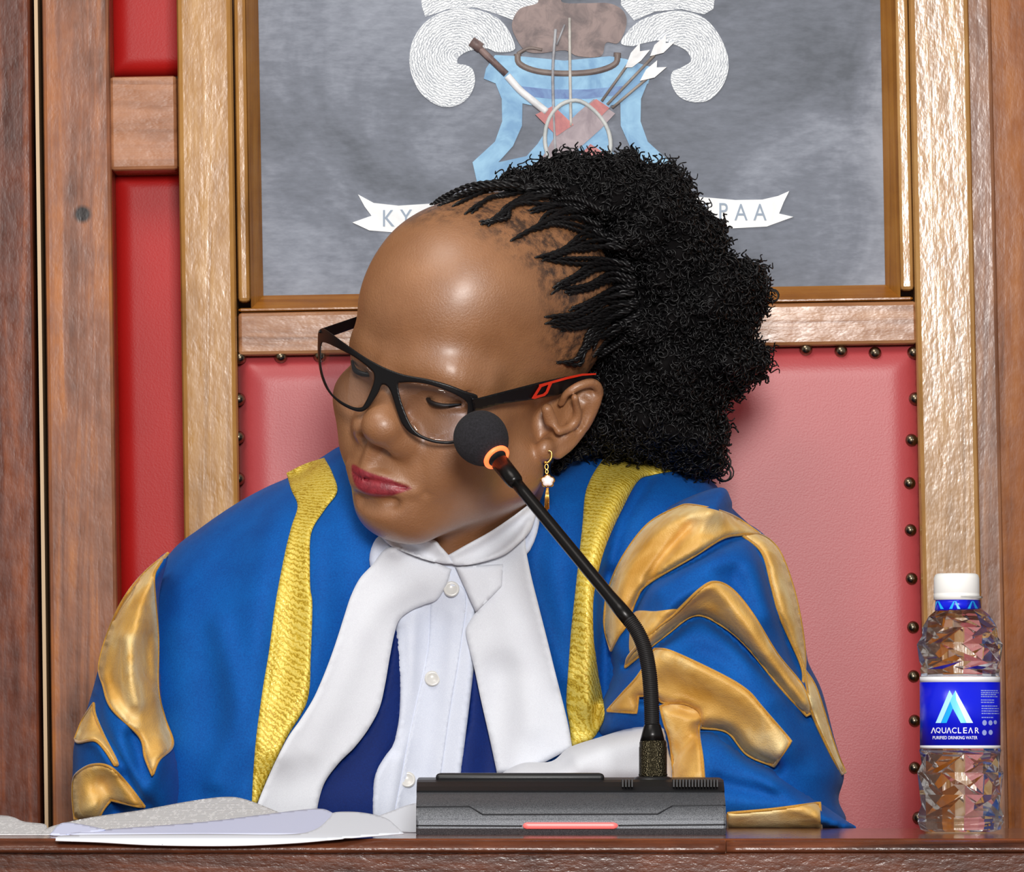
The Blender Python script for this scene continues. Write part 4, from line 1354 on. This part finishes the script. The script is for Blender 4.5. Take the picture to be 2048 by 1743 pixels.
# shirt cuff by the microphone
cuff_px = R_([(180, 1380), (225, 1335), (300, 1302), (410, 1296), (482, 1240), (600, 1200), (690, 1172), (780, 1148), (870, 1150), (886, 1250), (896, 1420), (600, 1440), (200, 1440)])
V, F = pillow(cuff_px, 7, -0.080, 0.045, 60, B=0.03, folds=[(R_([(300, 1310), (420, 1310), (470, 1280)]), 10, -.004), (R_([(520, 1290), (650, 1230), (800, 1200)]), 20, .004)])
obj('shirt_cuff', V, F, M['white'], person)

# ------------------------------------------------------------------ the desk
desk = empty('desk', (0, -0.3, 0), 'dark varnished wooden desk with a moulded front edge', 'desk')
FY, BY = -0.55, -0.115
V, F = bevel_box((-1.1, FY + 0.012, DESK - 0.03), (1.1, BY, DESK), 0.002)
obj('desk_top', V, F, M['desk_top'], desk, smooth=False)
xs = at(1452, 1690, FY)[0]
for x0, x1, dy in ((-1.1, xs - 0.0004, 0.0), (xs + 0.0004, 1.1, 0.002)):
    prof = [(FY + 0.02, DESK - 0.0005), (FY + 0.008, DESK - 0.0012), (FY + 0.002, DESK - 0.0035), (FY, DESK - 0.0065), (FY + 0.001, DESK - 0.0082), (FY + 0.004, DESK - 0.0088), (FY + 0.02, DESK - 0.0088)]
    n = 160
    V = []; 
    for x in np.linspace(x0, x1, n):
        for y, z in prof: V.append((x, y + dy, z))
    m = len(prof); F = []
    for i in range(n - 1):
        for j in range(m - 1): F.append((i * m + j, i * m + j + 1, (i + 1) * m + j + 1, (i + 1) * m + j))
    F += [tuple(range(m)), tuple((n - 1) * m + j for j in range(m - 1, -1, -1))]
    obj('edge_moulding', V, F, M['desk'], desk)
V, F = bevel_box((-1.1, FY + 0.004, 0.06), (1.1, FY + 0.030, DESK - 0.0085), 0.0015)
obj('front_panel', V, F, M['desk'], desk, smooth=False)
for sx in (-1.1, 1.07):
    V, F = bevel_box((sx, FY + 0.02, 0.0), (sx + 0.03, BY - 0.02, DESK - 0.03), 0.002)
    obj('side_panel', V, F, M['desk'], desk, smooth=False)

# ------------------------------------------------------------------ papers
t = NT('printed_paper')
v = t.coords()
sx = t.n('ShaderNodeSeparateXYZ'); t.l(v, sx.inputs[0])
n1 = t.noise(t.coords((420, 60, 60)), 1.0, 2, 0.7)
ln = t.math('FRACT', t.math('MULTIPLY', t.math('ADD', sx.outputs[1], 0.0), 150.0))
msk = t.math('MULTIPLY', t.math('GREATER_THAN', ln, 0.55), t.math('GREATER_THAN', n1, 0.44))
t.set(Base_Color=t.mix(t.math('MULTIPLY', msk, 0.42), lin((226, 226, 228)), lin((60, 62, 70))), Roughness=0.7)
M['print'] = t.m
M['paper'] = plain('white_paper', (226, 230, 240), 0.65)
M['paper_blue'] = plain('bluish_paper', (206, 211, 238), 0.6)
CP = (0, 1540, 2.2756)
P_ = lambda p: crop(*CP, p)


def leaf(name, px, yf, mat, label, h=3.5, group='papers on the desk', parent=None, curl_=0.0):
    Q, T, D = sheet(cornered(px), h, curved=False)
    y = yf(Q)
    fr = at(Q[:, 0], Q[:, 1], y)
    fr[:, 2] = np.where(fr[:, 1] > -.5515, np.maximum(fr[:, 2], DESK + 0.0008), fr[:, 2])
    bk = fr + np.array([0, 0.0006, -0.0006])
    V, F = solidify(Q, T, fr, bk)
    return obj(name, V, F, mat, parent, label=label, cat='paper' if label else None, group=group if label else None)


def yb(y0, Y0, y1, Y1):
    return lambda Q: np.interp(Q[:, 1], [y0, y1], [Y0, Y1])


leaf('paper_sheet', P_([(175, 300), (232, 255), (420, 212), (640, 180), (860, 140), (1020, 120), (1120, 132), (1270, 190), (1180, 215), (900, 245), (480, 275), (300, 300)]), yb(1590, -.20, 1672, -.44), M['print'], 'curved page of fine print on top of the open papers')
leaf('paper_sheet', P_([(1430, 292), (1300, 292), (800, 290), (400, 292), (300, 288), (480, 268), (900, 236), (1200, 200), (1380, 178), (1470, 175), (1525, 198), (1490, 250)]), yb(1615, -.34, 1669, -.462), M['paper_blue'], 'folded bluish sheet rolled over in front of the printed page')
leaf('paper_sheet', P_([(252, 318), (270, 298), (420, 292), (900, 288), (1300, 290), (1430, 270), (1500, 215), (1525, 190), (1640, 190), (1750, 214), (1800, 250), (1838, 286), (1600, 305), (1350, 328), (1050, 341), (700, 338), (450, 325)]), (lambda Q: np.interp(Q[:, 1], [1620, 1668, 1676, 1692], [-.36, -.535, -.553, -.558])), M['paper'], 'white sheet lying lowest along the desk edge')
leaf('paper_sheet', P_([(-160, 200), (0, 203), (60, 212), (110, 232), (200, 243), (215, 262), (178, 300), (0, 300), (-160, 300)]), yb(1628, -.28, 1672, -.44), M['print'], 'white sheet at the left end of the desk cut by the picture edge')
leaf('paper_sheet', P_([(1700, 215), (1780, 185), (1885, 150), (2000, 150), (2000, 310), (1885, 304), (1840, 290), (1760, 240)]), yb(1605, -.22, 1675, -.32), M['paper'], 'white sheet showing between the papers and the microphone base')
leaf('paper_sheet', P_([(226, 292), (262, 250), (300, 236), (380, 246), (480, 268), (400, 284), (300, 296)]), yb(1640, -.42, 1672, -.46), M['paper_blue'], 'small curled page corner at the left end of the open papers')

# ------------------------------------------------------------------ conference microphone
mic = empty('conference_microphone', (at(1140, 1660, -.34)[0], -.34, DESK), 'black gooseneck conference microphone with a glowing red ring on its desk base', 'microphone')
M['mic_black'] = plain('black_plastic', (24, 24, 26), 0.42)
t = NT('dark_grey_metallic_plastic')
n = t.noise(t.coords(), 1600, 2, 0.5)
t.set(Base_Color=t.ramp(n, [(0.35, lin((72, 74, 79))), (0.65, lin((112, 114, 119)))]), Metallic=0.45, Roughness=0.46)
M['mic_grey'] = t.m
X0, X1 = at(832, 1610, -.40)[0], at(1452, 1610, -.40)[0]
zt = lambda y, Y: at(1100, y, Y)[2]


def extrude_x(prof, x0, x1, b=0.0015):
    m = len(prof)
    c = np.mean(np.array(prof), 0)
    secs = [(x0, 0.985), (x0 + b, 1.0), (x1 - b, 1.0), (x1, 0.985)]
    V = []
    for x, k in secs:
        for y, z in prof: V.append((x, c[0] + (y - c[0]) * k, c[1] + (z - c[1]) * k))
    F = []
    for i in range(3):
        for j in range(m):
            k = (j + 1) % m
            F.append((i * m + j, (i + 1) * m + j, (i + 1) * m + k, i * m + k))
    F += [tuple(range(m)), tuple(3 * m + j for j in range(m - 1, -1, -1))]
    return V, F


zf = lambda y: zt(y, -.40)
grey = [(-.397, DESK), (-.400, zf(1656)), (-.400, zf(1640)), (-.398, zf(1625)), (-.394, zf(1612)), (-.385, zf(1598)), (-.372, zf(1586)), (-.355, zf(1576)), (-.335, zf(1571)), (-.30, zf(1566)), (-.28, zf(1566)), (-.28, DESK)]
gc = spline(np.array(grey[2:9]), 25); grey = grey[:2] + [tuple(q) for q in gc] + grey[9:]
V, F = extrude_x(grey, X0, X1); o = obj('base', V, F, M['mic_grey'], mic, smooth=False, label='dark grey base')
blk = [(-.371, zf(1581)), (-.366, zf(1573)), (-.358, zf(1564)), (-.350, zf(1559.5)), (-.285, zf(1556)), (-.279, zf(1560)), (-.279, zf(1640)), (-.36, zf(1640))]
V, F = extrude_x(blk, X0 - .0002, X1 + .0002); obj('top_cover', V, F, M['mic_black'], mic, smooth=False, label='black top cover')
p = at([872, 1208], [1560, 1545], -.335)
V, F = bevel_box((p[0][0], -.35, zt(1562, -.335)), (p[1][0], -.29, zt(1545.5, -.335)), 0.0025, 3); obj('speaker_plate', V, F, M['mic_black'], mic)


def front_Y(py):
    pr = [(1598, -.3855), (1612, -.3945), (1625, -.3985), (1640, -.4005), (1656, -.4005)]
    return np.interp(py, [a for a, _ in pr], [b for _, b in pr])


def groove(pts, w=0.0005):
    P = resample(pts, 6, closed=False)
    return tube(at(P[:, 0], P[:, 1], front_Y(P[:, 1]) + 0.0001), w, 6)


V, F = join([groove([(833, 1613), (938, 1612), (966, 1628), (1315, 1627), (1345, 1611), (1451, 1610)]), groove([(833, 1650), (1044, 1651)]), groove([(1237, 1650), (1451, 1648)])])
obj('seam_line', V, F, plain('seam_black', (10, 12, 20), 0.6), mic)
bar = crop(800, 1500, 2.9257, [(740, 421), (1250, 421), (1270, 428), (1276, 440), (1268, 453), (1250, 459), (740, 459), (724, 453), (718, 440), (726, 427)])
Q, T, D = sheet(bar, 4, curved=False)
t = NT('red_status_light'); t.set(Base_Color=lin((226, 110, 108)), Roughness=0.35)
t.b.inputs['Emission Color'].default_value = lin((255, 96, 92)); t.b.inputs['Emission Strength'].default_value = 0.35
V, F = solidify(Q, T, at(Q[:, 0], Q[:, 1], front_Y(Q[:, 1]) - 0.0004 - .0006 * dome(D, 4)), at(Q[:, 0], Q[:, 1], front_Y(Q[:, 1]) + .002))
obj('status_light', V, F, t.m, mic, label='lit pink red bar')
parts = []
for x0_, x1_ in ((1244, 1266), (1346, 1436)):
    for x in np.arange(x0_, x1_, 6.2):
        a = at([x, x + 3], [1575, 1558], -.37)
        parts.append(bevel_box((a[0][0], -.373, zf(1574)), (a[1][0], -.352, zf(1558.5)), 0.0002, 1))
V, F = join(parts); obj('vent_grille', V, F, plain('vent_grey', (60, 60, 62), 0.6), mic, smooth=False); bpy.data.objects['vent_grille']['kind'] = 'stuff'
YG = -.335
dark = plain('black_metal', (26, 24, 24), 0.3, metal=0.6)
t = NT('knurled_dark_metal')
ck = t.n('ShaderNodeTexVoronoi'); ck.inputs['Scale'].default_value = 900; t.l(t.coords(), ck.inputs['Vector'])
t.set(Base_Color=lin((70, 64, 48)), Metallic=0.9, Roughness=0.35); t.bump(ck.outputs['Distance'], 0.8, 0.001)
s_ = lambda w: w * (4 + YG) / FPX
zc = lambda y: zt(y, YG)
bx = at(1306, 1560, YG)[0]
V, F = lathe([(s_(40), zc(1572)), (s_(40), zc(1560)), (s_(36), zc(1554)), (s_(30), zc(1552))], (bx, YG, 0), n=32); obj('neck_socket', V, F, M['mic_black'], mic)
V, F = lathe([(s_(28), zc(1553)), (s_(29), zc(1548)), (s_(28), zc(1546)), (s_(28), zc(1494)), (s_(27), zc(1492)), (s_(27), zc(1484)), (s_(25), zc(1480))], (bx, YG, 0), n=32); obj('connector', V, F, t.m, mic, label='knurled brassy connector')
V, F = lathe([(s_(25), zc(1481)), (s_(21), zc(1465)), (s_(17), zc(1450)), (s_(14), zc(1446))], (bx - s_(1), YG, 0), n=32); obj('cone', V, F, dark, mic)
P = spline(np.array([(1304, 1450), (1303, 1410), (1299, 1350), (1290, 1300), (1276, 1265), (1258, 1238)]), 60)
yy = np.interp(P[:, 1], [1238, 1450], [-.318, YG])
C = at(P[:, 0], P[:, 1], yy)
C = np.array(C); d = np.r_[0, np.cumsum(np.linalg.norm(np.diff(C, axis=0), axis=1))]
k = 420; u = np.linspace(0, d[-1], k); C = np.stack([np.interp(u, d, C[:, i]) for i in range(3)], 1)
V, F = tube(C, s_(14.5) + s_(1.3) * np.sin(2 * PI * 58 * np.linspace(0, 1, k)), 16); obj('gooseneck', V, F, plain('black_rubber', (30, 28, 28), 0.5), mic)
a0 = at(1260, 1241, -.3185); a1 = at(1030, 962, -.232); a2 = at(1000, 925, -.221)
V, F = tube(np.array([a0 + (a1 - a0) * q for q in np.linspace(0, 1, 12)]), np.r_[s_(15), s_(15), np.linspace(s_(13), s_(12.5), 10)], 20); obj('stem', V, F, dark, mic)
dr = (a2 - a1) / np.linalg.norm(a2 - a1)
V, F = tube(np.array([a1 - dr * .003, a1, a1 + dr * .004, a2]), [s_(13), s_(17), s_(18), s_(19)], 24); obj('capsule_holder', V, F, dark, mic)
rc = at(993, 914, -.218)
u1 = np.cross(dr, [0, 0, 1.0]); u1 /= np.linalg.norm(u1); u2 = np.cross(dr, u1)
a = np.linspace(0, 2 * PI, 49)
ring = rc + .0078 * (np.cos(a)[:, None] * u1 + np.sin(a)[:, None] * u2)
t = NT('glowing_ring'); t.set(Base_Color=lin((255, 120, 70)), Roughness=0.4)
t.b.inputs['Emission Color'].default_value = (1.0, 0.11, 0.03, 1); t.b.inputs['Emission Strength'].default_value = 2.2
V, F = tube(ring, .0017, 12, cap=False); obj('light_ring', V, F, t.m, mic, label='glowing orange red ring')
V, F = tube(np.array([rc - dr * .002, rc + dr * .003, rc + dr * .006]), [.0062, .0084, .0110], 24); obj('ring_seat', V, F, M['mic_black'], mic)
t = NT('black_foam'); n = t.noise(t.coords(), 700, 3, 0.7); t.set(Base_Color=t.ramp(n, [(0.3, lin((18, 17, 21))), (0.7, lin((40, 38, 44)))]), Roughness=1.0); t.bump(n, 0.6, 0.0012)
bc = rc + dr * .019
prof = [(.0181 * math.sin(q) * (1 - 0.10 * math.cos(q)), -.0195 * math.cos(q)) for q in np.linspace(.45, PI - .03, 26)]
V, F = lathe(prof, bc, dr, 40); obj('foam_windscreen', V, F, t.m, mic, label='black foam ball')

# ------------------------------------------------------------------ water bottle
BYc = -.33
bxb = at(1921, 1600, BYc)[0]
bottle = empty('water_bottle', (bxb, BYc, DESK), 'clear plastic water bottle with white cap and blue label at the right of the desk', 'bottle')
u_ = (4 + BYc) / FPX
zz = lambda y: max(at(1921, y, BYc)[2], DESK + 0.0004)
t = NT('clear_bottle')
t.set(Base_Color=(0.98, 0.985, 0.99, 1), Roughness=0.0, IOR=1.3); t.b.inputs['Transmission Weight'].default_value = 1.0
t.b.inputs['Specular IOR Level'].default_value = 0.9
tr = t.n('ShaderNodeBsdfTransparent'); tr.inputs[0].default_value = (0.97, 0.98, 0.99, 1)
mx = t.n('ShaderNodeMixShader'); mx.inputs[0].default_value = 0.88
t.l(tr.outputs[0], mx.inputs[1]); t.l(t.b.outputs[0], mx.inputs[2]); t.l(mx.outputs[0], t.out.inputs[0])
M['pet'] = t.m
rows = [(1662, 70, 0), (1658, 80, 0), (1642, 86, 0), (1636, 84, 0), (1630, 86, 1), (1588, 84, 1), (1544, 86, 1), (1508, 83, 1), (1500, 82, 0), (1494, 79, 0), (1352, 79, 0), (1346, 78, 0), (1338, 80, 0), (1322, 84, 1), (1288, 86, 1), (1255, 78, 1), (1232, 62, 1), (1222, 50, 0), (1216, 43, 0), (1196, 41, 0), (1196, 46, 0), (1192, 46, 0)]
nb_ = 12
V = []; F = []
for i, (y, r, fac) in enumerate(rows):
    for j in range(nb_):
        a = 2 * PI * (j + (0.5 if fac and i % 2 else 0)) / nb_
        if fac: a = 2 * PI * ((j // 2 * 2 + (j % 2) * 1.0) + (1.0 if i % 2 else 0)) / nb_; rr_ = r * (1.0 if j % 2 == 0 else 0.965)
        else: rr_ = r
        V.append((bxb + rr_ * u_ * math.cos(a), BYc + rr_ * u_ * math.sin(a), zz(y)))
for i in range(len(rows) - 1):
    for j in range(nb_):
        k = (j + 1) % nb_
        q = [i * nb_ + j, i * nb_ + k, (i + 1) * nb_ + k, (i + 1) * nb_ + j]
        if rows[i][2] or rows[i + 1][2]:
            if j % 2 == 0: F += [(q[0], q[1], q[3]), (q[1], q[2], q[3])]
            else: F += [(q[0], q[1], q[2]), (q[0], q[2], q[3])]
        else: F.append(tuple(q))
F += [tuple(range(nb_ - 1, -1, -1)), tuple((len(rows) - 1) * nb_ + j for j in range(nb_))]
obj('bottle_body', V, F, M['pet'], bottle, smooth=False, label='faceted clear plastic')
V, F = lathe([(79.6 * u_, zz(1490)), (80.4 * u_, zz(1490)), (80.4 * u_, zz(1364)), (79.6 * u_, zz(1364))], (bxb, BYc, 0), n=96)
t = NT('blue_label'); t.set(Base_Color=lin((6, 24, 214)), Roughness=0.25); M['label'] = t.m
lab = obj('paper_label', V, F[:-2], M['label'], bottle, label='blue label')
M['print_white'] = plain('white_print', (236, 238, 244), 0.4)
for y0_, y1_ in ((1364, 1353), (1496, 1489)):
    V, F = lathe([(79.6 * u_, zz(y0_)), (80.3 * u_, zz(y0_)), (80.3 * u_, zz(y1_)), (79.6 * u_, zz(y1_))], (bxb, BYc, 0), n=96)
    obj('label_border', V, F[:-2], M['print_white'], lab)
V, F = lathe([(42 * u_, zz(1221)), (44 * u_, zz(1220)), (42.5 * u_, zz(1200)), (41 * u_, zz(1199))], (bxb - 6 * u_, BYc, 0), n=48)
nb2 = obj('neck_label', V, F, M['label'], bottle, label='blue neck wrapper')
cx_ = bxb - 6 * u_
capp = [(42 * u_, zz(1200)), (46 * u_, zz(1199)), (46 * u_, zz(1188)), (45.2 * u_, zz(1186.5)), (46 * u_, zz(1185)), (45.5 * u_, zz(1156)), (43 * u_, zz(1149)), (38 * u_, zz(1146.5)), (1 * u_, zz(1146))]
V, F = lathe(capp, (cx_, BYc, 0), n=64); obj('cap', V, F, plain('white_cap_plastic', (240, 240, 238), 0.35), bottle, label='white screw cap')


def wrap(V2, R, cx=None):
    """flat artwork (metres across, height) wrapped round the bottle, facing the room"""
    a = V2[:, 0] / R
    c = bxb if cx is None else cx
    r = R + V2[:, 2]
    return np.stack([c + r * np.sin(a), BYc - r * np.cos(a), V2[:, 1]], 1)


RL = 80.6 * u_


def art_x(px):
    return RL * math.asin(max(-.999, min(.999, (px - 1921) * u_ / RL)))


def label_poly(name, pts, mat, lift=0.0, parent=lab):
    Q = crop(1820, 1330, 9.175, pts)
    q2, T, D = sheet(Q, 2.0, curved=False)
    W = np.stack([[art_x(x) for x in q2[:, 0]], [zz(y) for y in q2[:, 1]], np.full(len(q2), .00003 + lift)], 1)
    V, F = solidify(q2, T, wrap(W, RL), wrap(W - [0, 0, .00006], RL))
    return obj(name, V, F, mat, parent, smooth=False)


label_poly('logo', [(680, 460), (735, 560), (525, 1058), (435, 1058)], plain('pale_cyan_print', (176, 232, 250), 0.3))
label_poly('logo', [(735, 560), (775, 640), (740, 790), (625, 1058), (530, 1058), (640, 800)], plain('cyan_print', (20, 168, 246), 0.3), .00002)
label_poly('logo', [(735, 562), (785, 465), (1105, 1058), (880, 1058), (742, 800), (690, 660)], plain('light_cyan_print', (110, 216, 248), 0.3), .00004)
label_poly('logo', [(785, 465), (1105, 1058), (985, 1058), (800, 640)], plain('near_white_print', (216, 242, 250), 0.3), .00006)


def label_text(s, pxc, pyc, hpx, wpx, name='label_lettering'):
    V, F = text_mesh(s, 1.0, 0.0, 0.006)
    w0 = V[:, 0].max() - V[:, 0].min(); h0 = V[:, 1].max() - V[:, 1].min()
    x = pxc + (V[:, 0] - (V[:, 0].max() + V[:, 0].min()) / 2) / w0 * wpx
    y = pyc - (V[:, 1] - (V[:, 1].max() + V[:, 1].min()) / 2) / h0 * hpx
    W = np.stack([[art_x(q) for q in x], [zz(q) for q in y], np.full(len(x), .00006)], 1)
    return wrap(W, RL), F


parts = [label_text(s.upper(), *crop(1820, 1330, 9.175, [(cx, 1194)])[0], 11.5, w_) for s, cx, w_ in (('q', 482, 9.0), ('u', 580, 8.5), ('c', 762, 9), ('l', 858, 6.5), ('e', 958, 7.5), ('r', 1178, 8.5))]
for cx in (400, 668, 1058):
    for sgn_ in (-1, 1):
        q = crop(1820, 1330, 9.175, [(cx - 6 * sgn_, 1142), (cx + 8 * sgn_, 1142), (cx + 44 * sgn_, 1246), (cx + 26 * sgn_, 1246)])
        W = np.array([[art_x(x), zz(y), .00006] for x, y in q]); parts.append((wrap(W, RL), [(0, 1, 2, 3)] if sgn_ > 0 else [(3, 2, 1, 0)]))
parts.append(label_text('PURIFIED DRINKING WATER', *crop(1820, 1330, 9.175, [(785, 1326)])[0], 6.5, 87))
V, F = join(parts); obj('label_lettering', V, F, M['print_white'], lab, smooth=False)
for i, (yc, x0_, x1_) in enumerate([(468, 1255, 1600), (505, 1255, 1610), (540, 1255, 1560), (577, 1255, 1585), (640, 1255, 1510), (682, 1255, 1510), (750, 1265, 1590), (795, 1265, 1610), (840, 1265, 1600), (885, 1265, 1615), (958, 1265, 1500)]):
    rr_ = random.Random(i); x = x0_
    parts = []
    while x < x1_ - 12:
        w_ = min(rr_.uniform(14, 60), x1_ - x)
        q = crop(1820, 1330, 9.175, [(x, yc - 9), (x + w_, yc - 9), (x + w_, yc + 9), (x, yc + 9)])
        W = np.array([[art_x(a), zz(b), .00006] for a, b in q]); parts.append((wrap(W, RL), [(3, 2, 1, 0)])); x += w_ + 9
    V, F = join(parts); obj('small_print', V, F, plain('pale_print', (150, 164, 226), 0.4) if i == 0 else bpy.data.materials['pale_print'], lab, smooth=False)
for cx, cy, r_ in ((1322, 1055, 50), (1438, 1055, 46), (1535, 1045, 38), (1318, 1235, 50), (1440, 1230, 46)):
    a = np.linspace(0, 2 * PI, 20, endpoint=False)
    o = label_poly('recycling_mark', [(cx + r_ * .85 * math.cos(q), cy + r_ * math.sin(q)) for q in a], bpy.data.materials['pale_print'])
for cx in (1876, 1908, 1944):
    c0 = (cx - 1921)
    for sgn_ in (-1, 1):
        q = [(cx, 1202), (cx + 3 * sgn_, 1203), (cx + 11 * sgn_, 1218), (cx + 5 * sgn_, 1218)]
        RN = 44.2 * u_
        W = np.array([[RN * math.asin(max(-.99, min(.99, (x - 1915) * u_ / RN))), zz(y), .0002] for x, y in q])
        V = wrap(W, RN, cx_); obj('neck_mark', V, [(0, 1, 2, 3)] if sgn_ > 0 else [(3, 2, 1, 0)], bpy.data.materials['cyan_print'], nb2, smooth=False)
